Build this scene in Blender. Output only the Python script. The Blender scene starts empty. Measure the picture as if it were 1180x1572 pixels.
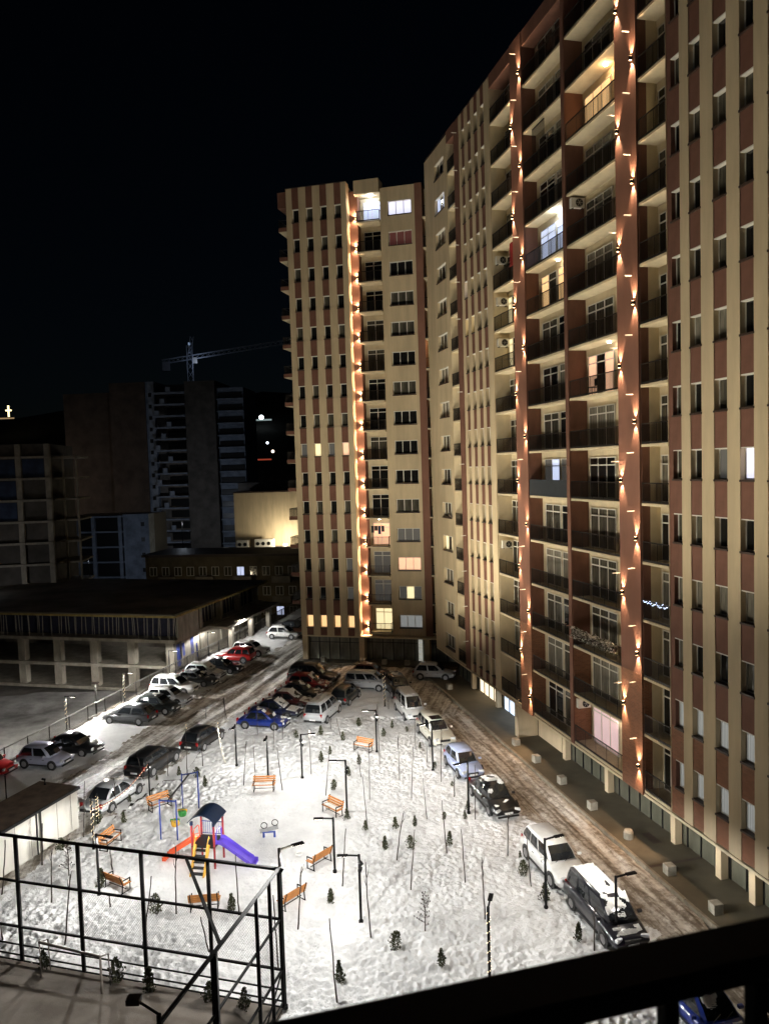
import bpy, bmesh, math, random
import numpy as np
from mathutils import Vector, Matrix
random.seed(11); rng = np.random.default_rng(5)
SC = bpy.context.scene; COL = SC.collection
# ------------------------------------------------------------------ camera
PITCH, ROLL, EYE = math.radians(3.3885), math.radians(-1.7347), 20.4
F = Vector((0, math.cos(PITCH), -math.sin(PITCH))); R0 = Vector((1, 0, 0)); U0 = R0.cross(F)
Rv = math.cos(ROLL)*R0 + math.sin(ROLL)*U0; Uv = -math.sin(ROLL)*R0 + math.cos(ROLL)*U0
cam_d = bpy.data.cameras.new('camera'); cam = bpy.data.objects.new('camera', cam_d); COL.objects.link(cam)
cam.matrix_world = Matrix(((Rv.x, Uv.x, -F.x, 0), (Rv.y, Uv.y, -F.y, 0), (Rv.z, Uv.z, -F.z, EYE), (0, 0, 0, 1)))
cam_d.sensor_fit = 'HORIZONTAL'; cam_d.sensor_width = 36; cam_d.lens = 36.03
cam_d.clip_start = .05; cam_d.clip_end = 6000
cam_d.dof.use_dof = True; cam_d.dof.focus_distance = 52; cam_d.dof.aperture_fstop = 11.6
SC.camera = cam
# ------------------------------------------------------------------ night sky, faint moon, exposure
w = bpy.data.worlds.new('World'); SC.world = w; w.use_nodes = True
nt = w.node_tree; bg = nt.nodes['Background']
sky = nt.nodes.new('ShaderNodeTexSky'); sky.sky_type = 'NISHITA'; sky.sun_disc = False
SUN_EL, SUN_ROT = math.radians(18), math.radians(205)
sky.sun_elevation = SUN_EL; sky.sun_rotation = SUN_ROT
sky.air_density = 1.0; sky.dust_density = .3; sky.ozone_density = 4
nt.links.new(sky.outputs[0], bg.inputs[0]); bg.inputs[1].default_value = .0004
sd = bpy.data.lights.new('moon', 'SUN'); sun = bpy.data.objects.new('moon', sd); COL.objects.link(sun)
sd.energy = .012; sd.angle = math.radians(.5); sd.color = (.86, .92, 1)
az = SUN_ROT
sun.rotation_euler = Vector((-math.sin(az)*math.cos(SUN_EL), -math.cos(az)*math.cos(SUN_EL), -math.sin(SUN_EL))).to_track_quat('-Z', 'Y').to_euler()
SC.view_settings.view_transform = 'Standard'; SC.view_settings.look = 'None'
SC.view_settings.exposure = 0; SC.view_settings.gamma = 1; SC.view_settings.use_curve_mapping = False
SC.render.engine = 'CYCLES'; cy = SC.cycles
cy.use_denoising = True; cy.use_light_tree = True; cy.max_bounces = 6; cy.diffuse_bounces = 4; cy.glossy_bounces = 3
cy.sample_clamp_indirect = 4; cy.caustics_reflective = False; cy.caustics_refractive = False
# ------------------------------------------------------------------ helpers
class MB:
    def __init__(s): s.v = []; s.f = []; s.m = []
    def add(s, vs, fs, mi=0):
        o = len(s.v); s.v += [tuple(p) for p in vs]; s.f += [tuple(o+i for i in f) for f in fs]; s.m += [mi]*len(fs); return s
    def box(s, x0, x1, y0, y1, z0, z1, mi=0):
        if x1 < x0: x0, x1 = x1, x0
        if y1 < y0: y0, y1 = y1, y0
        return s.add([(x0,y0,z0),(x1,y0,z0),(x1,y1,z0),(x0,y1,z0),(x0,y0,z1),(x1,y0,z1),(x1,y1,z1),(x0,y1,z1)],
                     [(0,3,2,1),(4,5,6,7),(0,1,5,4),(1,2,6,5),(2,3,7,6),(3,0,4,7)], mi)
    def bar(s, a, b, wx, wy=None, up=(0,0,1), mi=0):
        a = Vector(a); b = Vector(b); wy = wx if wy is None else wy; d = (b-a).normalized(); up = Vector(up)
        if abs(d.dot(up)) > .98: up = Vector((0,1,0)) if abs(d.y) < .9 else Vector((1,0,0))
        sx = d.cross(up).normalized()*wx/2; sy = sx.cross(d).normalized()*wy/2
        return s.add([p+i*sx+j*sy for p in (a, b) for i, j in ((-1,-1),(1,-1),(1,1),(-1,1))],
                     [(0,1,2,3),(7,6,5,4),(0,4,5,1),(1,5,6,2),(2,6,7,3),(3,7,4,0)], mi)
    def tube(s, pts, r, n=6, mi=0, caps=True):
        pts = [Vector(p) for p in pts]; rs = r if isinstance(r, (list, tuple)) else [r]*len(pts); vs = []; fs = []
        for i, p in enumerate(pts):
            d = (pts[min(i+1, len(pts)-1)]-pts[max(i-1, 0)]).normalized()
            up = Vector((0,0,1)) if abs(d.z) < .95 else Vector((1,0,0))
            a = d.cross(up).normalized(); b = a.cross(d)
            vs += [p+(a*math.cos(2*math.pi*k/n)+b*math.sin(2*math.pi*k/n))*rs[i] for k in range(n)]
        for i in range(len(pts)-1):
            for k in range(n): fs.append((i*n+k, i*n+(k+1) % n, (i+1)*n+(k+1) % n, (i+1)*n+k))
        if caps: fs += [tuple(range(n))[::-1], tuple((len(pts)-1)*n+k for k in range(n))]
        return s.add(vs, fs, mi)
    def loft(s, rings, mi=0, closed=True, caps=True):
        n = len(rings[0]); vs = [p for r in rings for p in r]; fs = []
        for i in range(len(rings)-1):
            for k in range(n if closed else n-1): fs.append((i*n+k, i*n+(k+1) % n, (i+1)*n+(k+1) % n, (i+1)*n+k))
        if caps: fs += [tuple(range(n))[::-1], tuple((len(rings)-1)*n+k for k in range(n))]
        return s.add(vs, fs, mi)
    def mesh(s, name, mats, smooth=False, bevel=0):
        me = bpy.data.meshes.new(name); me.from_pydata(s.v, [], s.f)
        for m in (mats if isinstance(mats, (list, tuple)) else [mats]): me.materials.append(m)
        me.polygons.foreach_set('material_index', s.m)
        bm = bmesh.new(); bm.from_mesh(me)
        if bevel: bmesh.ops.bevel(bm, geom=bm.edges[:], offset=bevel, segments=2, affect='EDGES', profile=.6, clamp_overlap=True)
        bmesh.ops.recalc_face_normals(bm, faces=bm.faces[:]); bm.to_mesh(me); bm.free()
        if smooth: me.polygons.foreach_set('use_smooth', [True]*len(me.polygons))
        me.update(); return me
    def obj(s, name, mats, parent=None, loc=(0,0,0), rz=0, smooth=False, bevel=0):
        return link(name, s.mesh(name, mats, smooth, bevel), parent, loc, rz)
def link(name, data, parent=None, loc=(0,0,0), rz=0):
    o = bpy.data.objects.new(name, data); COL.objects.link(o); o.location = loc; o.rotation_euler = (0,0,rz)
    if parent: o.parent = parent
    return o
def tag(o, label=None, cat=None, group=None, kind=None):
    if label: o['label'] = label
    if cat: o['category'] = cat
    if group: o['group'] = group
    if kind: o['kind'] = kind
    return o
def thing(name, loc, rz=0, label=None, cat=None, group=None): return tag(link(name, None, None, loc, rz), label, cat, group)
def tree_copy(o, parent=None):
    c = o.copy(); COL.objects.link(c)
    if parent: c.parent = parent
    for ch in list(KIDS(o)): tree_copy(ch, c)
    return c
def KIDS(o): return o.children
def spot(name, parent, loc, direction, power, ang, color, blend=.6, r=.05):
    l = bpy.data.lights.new(name, 'SPOT'); l.energy = power; l.spot_size = math.radians(ang); l.spot_blend = blend; l.color = color; l.shadow_soft_size = r
    o = link(name, l, parent, loc); o.rotation_euler = Vector(direction).to_track_quat('-Z', 'Y').to_euler(); return o
def batwing(o, k, cap):
    """street luminaire optics: more light sideways than straight down, like a real road lens"""
    l = o.data; l.use_nodes = True; n = l.node_tree; e = n.nodes['Emission']; L = n.links.new
    tc = n.nodes.new('ShaderNodeTexCoord'); sp = n.nodes.new('ShaderNodeSeparateXYZ'); L(tc.outputs['Normal'], sp.inputs[0])
    ab = n.nodes.new('ShaderNodeMath'); ab.operation = 'ABSOLUTE'; L(sp.outputs[2], ab.inputs[0])
    pw = n.nodes.new('ShaderNodeMath'); pw.operation = 'POWER'; L(ab.outputs[0], pw.inputs[0]); pw.inputs[1].default_value = -k
    mn = n.nodes.new('ShaderNodeMath'); mn.operation = 'MINIMUM'; L(pw.outputs[0], mn.inputs[0]); mn.inputs[1].default_value = cap; L(mn.outputs[0], e.inputs['Strength']); return o
def point(name, parent, loc, power, color, r=.15):
    l = bpy.data.lights.new(name, 'POINT'); l.energy = power; l.color = color; l.shadow_soft_size = r
    return link(name, l, parent, loc)
# ------------------------------------------------------------------ materials
def mat(name, col, rough=.7, var=.12, scale=2.0, stretch=(1,1,1), bump=0, bscale=30, metal=0, spec=.4, emit=None, es=0, coat=0, col2=None, lo=.35, hi=.65):
    m = bpy.data.materials.new(name); m.use_nodes = True; n = m.node_tree; p = n.nodes['Principled BSDF']; L = n.links.new
    p.inputs['Base Color'].default_value = (*col, 1); p.inputs['Roughness'].default_value = rough; p.inputs['Metallic'].default_value = metal
    p.inputs['Specular IOR Level'].default_value = spec; p.inputs['Coat Weight'].default_value = coat
    tc = n.nodes.new('ShaderNodeTexCoord'); mp = n.nodes.new('ShaderNodeMapping'); mp.inputs['Scale'].default_value = stretch; L(tc.outputs['Object'], mp.inputs[0])
    if var or col2:
        no = n.nodes.new('ShaderNodeTexNoise'); no.inputs['Scale'].default_value = scale; no.inputs['Detail'].default_value = 6; no.inputs['Roughness'].default_value = .62; L(mp.outputs[0], no.inputs[0])
        r = n.nodes.new('ShaderNodeValToRGB'); r.color_ramp.elements[0].position = lo; r.color_ramp.elements[1].position = hi
        c1 = tuple(c*(1-var) for c in col); c2 = col2 or tuple(min(1, c*(1+var)) for c in col)
        r.color_ramp.elements[0].color = (*c1, 1); r.color_ramp.elements[1].color = (*c2, 1); L(no.outputs[0], r.inputs[0]); L(r.outputs[0], p.inputs['Base Color'])
    if bump:
        nb = n.nodes.new('ShaderNodeTexNoise'); nb.inputs['Scale'].default_value = bscale; nb.inputs['Detail'].default_value = 5; L(mp.outputs[0], nb.inputs[0])
        b = n.nodes.new('ShaderNodeBump'); b.inputs['Strength'].default_value = 1; b.inputs['Distance'].default_value = bump; L(nb.outputs[0], b.inputs['Height']); L(b.outputs[0], p.inputs['Normal'])
    if emit:
        p.inputs['Emission Color'].default_value = (*emit, 1); p.inputs['Emission Strength'].default_value = es
    return m
def brick_mat(name, c1, c2, mortar):
    m = mat(name, c1, .85, 0); n = m.node_tree; p = n.nodes['Principled BSDF']; L = n.links.new
    tc = n.nodes.new('ShaderNodeTexCoord'); sp = n.nodes.new('ShaderNodeSeparateXYZ'); L(tc.outputs['Object'], sp.inputs[0])
    ad = n.nodes.new('ShaderNodeMath'); L(sp.outputs[0], ad.inputs[0]); L(sp.outputs[1], ad.inputs[1]); cb = n.nodes.new('ShaderNodeCombineXYZ'); L(ad.outputs[0], cb.inputs[0]); L(sp.outputs[2], cb.inputs[1])
    b = n.nodes.new('ShaderNodeTexBrick'); b.inputs['Scale'].default_value = 1; b.inputs['Brick Width'].default_value = .25; b.inputs['Row Height'].default_value = .078
    b.inputs['Mortar Size'].default_value = .008; b.inputs['Color1'].default_value = (*c1, 1); b.inputs['Color2'].default_value = (*c2, 1); b.inputs['Mortar'].default_value = (*mortar, 1); L(cb.outputs[0], b.inputs[0])
    L(b.outputs[0], p.inputs['Base Color']); bu = n.nodes.new('ShaderNodeBump'); bu.inputs['Distance'].default_value = .01; bu.inputs['Strength'].default_value = 1; bu.invert = True; L(b.outputs[1], bu.inputs['Height']); L(bu.outputs[0], p.inputs['Normal'])
    return m
def curtain_mat(name, c, es, stripes=3):
    m = mat(name, c, .7, 0); n = m.node_tree; p = n.nodes['Principled BSDF']; L = n.links.new
    tc = n.nodes.new('ShaderNodeTexCoord'); wv = n.nodes.new('ShaderNodeTexWave'); wv.inputs['Scale'].default_value = stripes; wv.inputs['Distortion'].default_value = 2.5; wv.inputs['Detail'].default_value = 2; wv.inputs['Detail Scale'].default_value = .6
    mp = n.nodes.new('ShaderNodeMapping'); mp.inputs['Scale'].default_value = (1, .2, .12); L(tc.outputs['Object'], mp.inputs[0]); L(mp.outputs[0], wv.inputs[0])
    r = n.nodes.new('ShaderNodeValToRGB'); r.color_ramp.elements[0].color = (*(x*.45 for x in c), 1); r.color_ramp.elements[1].color = (*c, 1); L(wv.outputs[0], r.inputs[0])
    L(r.outputs[0], p.inputs['Emission Color']); p.inputs['Emission Strength'].default_value = es; L(r.outputs[0], p.inputs['Base Color']); return m
M = {}
M['cream'] = mat('cream_render', (.56,.455,.30), .85, .13, .9, (1,1,.16), .004, 60)
M['creamd'] = mat('cream_balcony', (.64,.55,.385), .85, .12, .9, (1,1,.4), .004, 60)
M['brown'] = mat('brown_render', (.17,.080,.055), .85, .16, 1.2, (1,1,.5), .004, 60)
M['rust'] = mat('rust_render', (.205,.10,.07), .85, .12, .8, (1,1,.4), .004, 60)
M['brick'] = brick_mat('brick', (.27,.11,.06), (.19,.075,.04), (.22,.16,.11))
M['white'] = mat('white_upvc', (.72,.70,.64), .4, .05, 3)
M['sill'] = mat('dark_sill', (.05,.032,.025), .5, .1)
M['glass'] = mat('dark_glass', (.012,.012,.012), .06, 0, spec=.6)
M['glass2'] = mat('curtain_behind_glass', (.075,.07,.055), .12, .6, 2.0, (6,1,.3), spec=.6)
M['glass3'] = mat('pale_blind_glass', (.17,.16,.13), .15, .5, 2.5, (5,1,.3), spec=.6)
M['rail'] = mat('black_railing', (.018,.015,.013), .5, .2)
M['mull'] = mat('black_aluminium', (.02,.02,.02), .35, .1, metal=.4)
M['shop'] = mat('dim_shop_glass', (.10,.10,.075), .12, .35, .6, (1,1,.2), spec=.6)
M['steel'] = mat('black_steel', (.010,.010,.010), .75, .2, spec=.15)
M['conc'] = mat('raw_concrete', (.30,.27,.22), .9, .25, 1.2, (1,1,.5), .01, 20)
M['concd'] = mat('grimy_concrete', (.17,.15,.13), .9, .35, .5, (1,1,.4), .01, 12)
M['wood'] = mat('orange_wood', (.46,.185,.045), .6, .35, 5, (1,6,6))
M['tyre'] = mat('tyre', (.02,.02,.02), .8, .2); M['rim'] = mat('rim', (.45,.45,.46), .3, .1, metal=.7)
M['cglass'] = mat('car_glass', (.012,.014,.016), .05, 0, spec=.7); M['trim'] = mat('car_trim', (.02,.02,.02), .5, .1)
M['lampc'] = mat('headlamp', (.7,.72,.74), .12, .05, spec=.8); M['lampr'] = mat('tail_lamp', (.30,.012,.012), .2, .1, spec=.7); M['plate'] = mat('number_plate', (.7,.7,.68), .5, .05)
M['snowcap'] = mat('car_snow', (.78,.77,.74), .9, .12, 6, bump=.02, bscale=14)
M['led'] = mat('led_panel', (.9,.9,.85), .4, 0, emit=(1,.95,.85), es=22)
M['warmled'] = mat('warm_emitter', (1,.7,.4), .4, 0, emit=(1,.62,.32), es=16)
M['fairy'] = mat('fairy_bulb', (1,.85,.6), .4, 0, emit=(1,.80,.52), es=1.8)
M['fairyb'] = mat('cool_fairy_bulb', (.7,.8,1), .4, 0, emit=(.6,.72,1), es=4)
M['snowbit'] = mat('spout_white', (.75,.72,.66), .6, .1)
# ------------------------------------------------------------------ large structure: the two apartment houses
M['lit_warm'] = curtain_mat('lit_warm_curtain', (1,.62,.28), 1.5); M['lit_peach'] = curtain_mat('lit_peach_curtain', (1,.58,.36), 1.3)
M['lit_white'] = curtain_mat('lit_white_curtain', (.80,.80,1), 1.5); M['lit_cool'] = curtain_mat('lit_cool_curtain', (.62,.70,.95), 1.3)
M['lit_dim'] = curtain_mat('lit_dim_curtain', (.30,.31,.30), .9); M['lit_red'] = curtain_mat('lit_red_curtain', (.11,.035,.03), .6, 6)
M['lit_yel'] = curtain_mat('lit_yellow_curtain', (1,.84,.48), 1.4); M['lit_pink'] = curtain_mat('lit_pink_curtain', (.80,.58,.60), .85, 14)
M['lit_grey'] = curtain_mat('grey_lit_curtain', (.13,.125,.115), .42, 7)
M['shop_warm'] = mat('lit_shop_warm', (1,.75,.5), .4, .3, .8, emit=(1,.80,.56), es=1.5); M['shop_cool'] = mat('lit_shop_cool', (.7,.8,1), .4, .3, .8, emit=(.62,.76,1), es=1.3)
_mc = {}
def shared(key, fn):
    if key not in _mc: _mc[key] = fn()
    return _mc[key]
def frame_mesh(w, h, n, transom, fw=.06):
    b = MB(); b.box(0, fw, 0, .07, 0, h); b.box(w-fw, w, 0, .07, 0, h); b.box(fw, w-fw, .001, .069, 0, fw); b.box(fw, w-fw, .001, .069, h-fw, h)
    for i in range(1, n): x = w*i/n; b.box(x-fw*.6, x+fw*.6, .002, .068, fw, h-fw)
    if transom: b.box(fw, w-fw, -.004, .072, transom-fw*.6, transom+fw*.6)
    return b
def window(par, x, y, z, ww, h, n, pane, transom=0, sill=True, lintel=True, name='window', split=False):
    f = link(name, shared(('fr', ww, h, n, transom), lambda: frame_mesh(ww, h, n, transom).mesh('window_frame', M['white'])), par, (x, y, z))
    if split:
        for i in range(n):
            pm = pane[i % len(pane)] if isinstance(pane, (list, tuple)) else pane
            link('pane', shared(('pn', ww/n, h, pm), lambda: MB().box(.01, ww/n-.01, .03, .045, .03, h-.03).mesh('pane', M[pm])), f, (ww*i/n, 0, 0))
    else:
        link('pane', shared(('p', ww, h, pane), lambda: MB().box(.02, ww-.02, .03, .045, .02, h-.02).mesh('pane', M[pane])), f)
    if lintel: link('lintel', shared(('l', ww), lambda: MB().box(-.004, ww+.004, -.215, .07, -.05, .0).mesh('lintel', M['white'])), f, (0, 0, h))
    if sill: link('sill', shared(('s', ww), lambda: MB().box(-.03, ww+.03, -.29, -.005, -.09, 0).mesh('sill', M['sill'])), f)
    return f
def railing_mesh(wd, h=1.05, ret=0):
    b = MB(); b.box(0, wd, 0, .05, h-.05, h); b.box(0, wd, .005, .045, .02, .12)
    n = max(2, int(wd/.10))
    for i in range(n+1):
        x = .01+(wd-.03)*i/n; b.box(x, x+(.03 if i % 12 == 0 else .013), .008, .036 if i % 12 == 0 else .032, .1, h-.04)
    if ret:
        for xs in (0, wd-.04):
            b.box(xs, xs+.04, .05, ret, h-.05, h); b.box(xs, xs+.04, .05, ret, .02, .12)
            for j in range(1, int(ret/.1)): b.box(xs+.01, xs+.03, j*.1, j*.1+.014, .1, h-.04)
    return b
def balcony(par, x0, x1, y0, y1, z, ret=0, front=None, th=.13):
    s = link('balcony', shared(('bs', round(x1-x0,2), y1-y0, th, front), lambda: (MB().box(0, x1-x0, 0, y1-y0, 0, th)).mesh('balcony_slab', M['creamd'])), par, (x0, y0, z))
    if front: link('fascia', shared(('ff', round(x1-x0,2), front), lambda: MB().box(-.02, x1-x0+.02, -.05, -.002, .04, front).mesh('fascia', M['brown'])), s)
    link('railing', shared(('br', round(x1-x0,2), ret), lambda: railing_mesh(x1-x0, 1.05, ret).mesh('railing', M['rail'])), s, (0, .01, th+.005))
    return s
def wall_lamp(par, x, z, power, y=-.15, tilt=0, cone=64):
    b = link('wall_lamp', shared('wl', lambda: MB().box(-.05, .05, -.06, .1, -.09, .09).mesh('wall_lamp', M['steel'])), par, (x, y, z))
    e = link('emitter', shared('wle', lambda: MB().box(-.04, .04, -.05, .05, .091, .10).box(-.04, .04, -.05, .05, -.10, -.091).mesh('emitter', M['warmled'])), b)
    for s in (1, -1): spot('up_down_beam', b, (0, 0, s*.12), (tilt, .16, s), power, cone, (1, .64, .38), .8, .03)
    return b
def spout(par, x, z, L=.42):
    link('drain_spout', shared('sp', lambda: MB().tube([(0, -.45, -.01), (0, .01, 0)], .035, 6).mesh('drain_spout', M['snowbit'])), par, (x, 0, z))
def stripes(par, cols, xa, xb, ztop, lint, pane_of, wh=1.36, brick_below=0, zbot=3.0, y0=0, wcol=None, kmax=15, deep=.9):
    """cream pilasters full height with a brown column of spandrels and windows between each pair"""
    edges = [xa]+[e for c in cols for e in c]+[xb]
    for i in range(0, len(edges), 2):
        if edges[i+1]-edges[i] > .02: MB().box(edges[i], edges[i+1], y0, y0+deep, zbot-.0, ztop).obj('cream_pilaster', M['cream'], par)
    for ci, (a, b) in enumerate(cols):
        zs = [(lint+3*k-wh, lint+3*k) for k in range(kmax)]
        lo = zbot+.03
        for k, (zs0, zs1) in enumerate(zs):
            m = 'brick' if lo < brick_below else 'brown'
            link('spandrel_panel', shared(('sp', round(b-a,2), round(zs0-lo,3), m), lambda: MB().box(0, b-a, 0, deep-.05, 0, zs0-lo).mesh('spandrel_panel', M[m])), par, (a, y0+.035, lo))
            wx0, wx1 = (wcol[ci] if wcol and wcol[ci] else (a, b))
            if wx0 > a+.05: MB().box(a, wx0, y0+.035, y0+deep-.1, zs0, zs1).obj('window_jamb', M['brown'], par)
            window(par, wx0+.004, y0+.25, zs0+.001, round(wx1-wx0-.008, 3), wh-.002, 1, pane_of(ci, k))
            lo = zs1
        MB().box(a, b, y0+.035, y0+deep-.05, lo, ztop-.02).obj('spandrel_panel', M['brown'], par)
# ---- long building on the right: local x runs along the facade towards the viewer, y into the house
N14 = Vector((.9703, .2419, 0))
RB = thing('apartment_building', N14*22.2, math.radians(-76), 'long cream and brown balcony block with two lamp-lit rust columns, along the right side', 'apartment building')
def pseudo(*a):
    import zlib; return random.Random(zlib.crc32(repr(a).encode())).random()
def pane_r(ci, k):
    if (ci, k) == (3, 5): return 'lit_white'
    if (ci, k) in ((2, 5),): return 'lit_grey'
    if k <= 1: return 'lit_dim' if pseudo(ci, k, 3) < .75 else 'lit_grey'
    if k == 3: return 'glass3'
    return ('glass', 'glass', 'glass2', 'glass2', 'glass3')[int(pseudo(ci, k, 1)*5)] if k < 8 else ('glass', 'glass', 'glass2')[int(pseudo(ci, k, 1)*3)]
rc = [(-32.5, -31.5), (-30.83, -30.04), (-29.2, -28.35), (-27.55, -26.74), (-25.95, -25.14), (-24.3, -23.5)]
stripes(RB, rc, -32.53, -22.6, 48.5, 5.76, pane_r, brick_below=7.5, wcol=[(-32.18, -31.5)]+[None]*5)
lc = [(-59.88, -59.23), (-58.5, -57.8), (-57.1, -56.36), (-55.75, -55.03)]
stripes(RB, lc, -60.5, -54.0, 48.5, 5.17, lambda c, k: 'lit_yel' if (c, k) in ((0, 9), (1, 9)) else ('lit_white' if (c, k) == (0, 10) else ('glass', 'glass2', 'glass')[int(pseudo(c, k, 2)*3)]))
# end section with three-light windows
zs = [5.0+3*k for k in range(15)]
MB().box(-69.9, -66.97, 0, .9, 3, 48.4).obj('end_wall', M['cream'], RB); MB().box(-64.42, -63.62, 0, .9, 3, 48.4).obj('end_wall', M['cream'], RB)
lo = 3.0
for k, zt in enumerate(zs):
    MB().box(-66.97, -64.42, .002, .88, lo, zt-1.35).obj('wall_panel', M['cream'], RB)
    pm = 'lit_yel' if k == 3 else ('lit_cool' if k == 13 else ['glass', 'glass2', 'glass3'][int(pseudo(k, 7)*3)])
    window(RB, -66.95, .22, zt-1.349, 2.51, 1.348, 3, [pm, 'glass2' if k in (3, 13) else pm, pm], split=True); lo = zt
MB().box(-66.97, -64.42, .002, .88, lo, 48.39).obj('wall_panel', M['cream'], RB)
MB().box(-61.6, -60.52, -.04, .9, 3, 48.45).obj('brown_pier', M['brown'], RB)
# balcony bays: x0, x1, depth, left side wall material, door boxes (x, width, panes)
bays = {'E': (-63.6, -61.62, 1.0, 'creamd', [(-62.6, .9, 1)]),
        'L': (-53.95, -50.12, 1.2, 'creamd', [(-53.8, 1.5, 2)]),
        'A': (-48.27, -42.83, .95, 'brown', [(-47.65, 2.15, 2), (-45.3, 1.2, 1)]),
        'B': (-42.43, -36.87, 1.18, 'brown', [(-42.05, 2.9, 3)]),
        'C': (-34.88, -32.56, 1.1, 'brown', [(-34.65, 1.2, 2)])}
for bn, (x0, x1, dp, side, doors) in bays.items():
    MB().box(x0-.3, x1+.3, dp, dp+.3, 3, 48.4).obj('back_wall', M['creamd'], RB)
    MB().box(x0-.02, x0+.035, .06, dp-.001, 9.2 if bn in 'ABC' else 2.99, 47.7).obj('side_wall', M[side], RB)
    if bn in 'ABC': MB().box(x0-.021, x0+.036, .059, dp-.001, 2.99, 9.2).obj('side_wall', M['brick'], RB)
    if bn == 'C': MB().box(x0-.02, x0+.045, .5, dp-.0012, 2.98, 47.71).obj('side_wall', M['creamd'], RB)
    MB().box(x1-.035, x1+.02, .06, dp-.001, 2.99, 47.7).obj('side_wall', M['creamd'], RB)
    MB().box(x0+.002, x1-.002, .0, dp-.002, 47.62, 48.6).obj('parapet_beam', M['brown'], RB)
    for k in range(15):
        if not (bn == 'A' and k == 5): balcony(RB, x0+.036, x1-.036, .02, dp-.003, 3*k+3.0)
        for di, (dx, dw, dn) in enumerate(doors):
            pm = ['glass', 'glass2', 'glass', 'glass2', 'glass3'][int(pseudo(bn, k, di)*5)]
            pms = [pm, 'glass2' if pm == 'glass' and pseudo(k, di) < .3 else pm, pm]
            if bn == 'B' and k == 12: pms = ['lit_warm', 'lit_warm', 'lit_warm']
            if bn == 'B' and k == 7: pms = ['lit_peach', 'glass', 'lit_peach']
            if bn == 'B' and k == 0: pms = ['lit_pink']*3
            if bn == 'A' and k == 10: pms = ['lit_cool']*3
            if bn == 'A' and k == 9: pms = ['lit_warm', 'glass2']
            if bn == 'A' and k == 5: pms = ['lit_grey', 'lit_cool']
            if bn == 'L' and k in (8, 9): pms = ['lit_yel', 'glass2']
            if bn == 'C' and k == 11: pms = ['glass', 'lit_yel']
            window(RB, dx, dp-.075, 3*k+3.15, dw, 2.42, dn, pms, transom=1.95, sill=False, lintel=False, name='balcony_door', split=True)
    if bn == 'A':
        s = balcony(RB, x0+.036, x1-.036, .02, dp-.003, 18.0)
        MB().box(0, x1-x0-.072, -.012, -.004, .05, 1.1).obj('blue_screen', mat('blue_grey_screen', (.035,.042,.05), .5, .1), s, (0, 0, .13))
MB().box(-42.83, -42.43, -.02, 1.5, 2.95, 48.55).obj('brown_pier', M['brown'], RB)
for (a, b) in ((-50.1, -48.29), (-36.85, -34.9)):
    MB().box(a, b, -.05, 1.3, 9.2, 48.6).obj('rust_column', M['rust'], RB)
    MB().box(a-.01, b+.01, -.06, 1.29, 2.85, 9.2).obj('brick_cladding', M['brick'], RB)
for k in range(0, 16):
    wall_lamp(RB, -36.55 if k % 2 == 0 else -35.2, 3*k+1.3 if k else 4.0, 560) if k else None
    wall_lamp(RB, -50.0+.12 if k % 2 == 0 else -48.55, 3*k+1.15, 560) if k else None
    if k: spout(RB, -35.45, 3*k+2.72)
    if k % 2 == 0 and k: spout(RB, -36.95, 3*k+2.3)
    if k and pseudo(k, 99) < .7: spout(RB, -49.1, 3*k+2.6); spout(RB, -60.9, 3*k+2.4)
# lights inside balconies that are lit in the photograph
for bn, k, pw, c in (('B', 12, 38, (1,.55,.22)), ('A', 10, 75, (.82,.92,1)), ('L', 9, 14, (1,.72,.34)), ('L', 8, 18, (1,.74,.36)), ('L', 3, 13, (1,.75,.4)), ('B', 0, 60, (1,.78,.62)), ('B', 7, 5, (1,.75,.5)), ('A', 9, 5, (1,.7,.4))):
    x0, x1, dp = bays[bn][:3]; lx = (x0+x1)/2+{'A': .9, 'L': 1.5, 'B': .7}[bn]
    f = MB().tube([(0,0,0), (0,0,.05)], .11, 10).obj('ceiling_light', M['led'], RB, (lx, dp*.6, 3*k+5.9)); point('bulb', f, (0, 0, -.12), pw, c, .08)
# core, roof and recessed shop floor
MB().box(-69.8, -22.7, 1.51, 13, 2.95, 48.3).obj('house_core', M['creamd'], RB)
MB().box(-69.9, -22.6, .01, 13, 2.8, 2.94).obj('soffit', M['creamd'], RB)
MB().box(-69.85, -22.6, .05, 1.4, 48.605, 48.66).obj('roof_coping', M['sill'], RB)
MB().box(-69.8, -22.7, 2.25, 12.9, .0, 2.79).obj('shop_core', M['concd'], RB)
px = -69.3
while px < -23:
    t = -px; m = 'shop_warm' if 59.5 < t < 64.3 else ('shop_cool' if 53.6 < t < 58.4 else 'shop')
    if not 48 < t < 51.7:
        link('shop_pane', shared(('shp', m), lambda: MB().box(.03, 1.07, 2.05, 2.08, .08, 2.75).mesh('shop_pane', M[m])), RB, (px, 0, 0))
        link('mullion', shared('mul', lambda: MB().box(-.03, .03, 1.98, 2.1, .02, 2.78).mesh('mullion', M['mull'])), RB, (px, 0, 0))
    px += 1.1
MB().box(-51.7, -48.0, 1.95, 2.2, .01, 2.79).obj('ground_wall', M['cream'], RB)
for t in (28.8, 31.1, 34.7, 41.4, 46.9, 52.6, 58.9, 64.6): MB().box(-t-.18, -t+.22, 1.55, 1.95, .01, 2.79).obj('column', M['cream'], RB)
MB().box(-52.3, -51.72, .35, 1.9, .01, 2.79).obj('column', M['cream'], RB)
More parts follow.
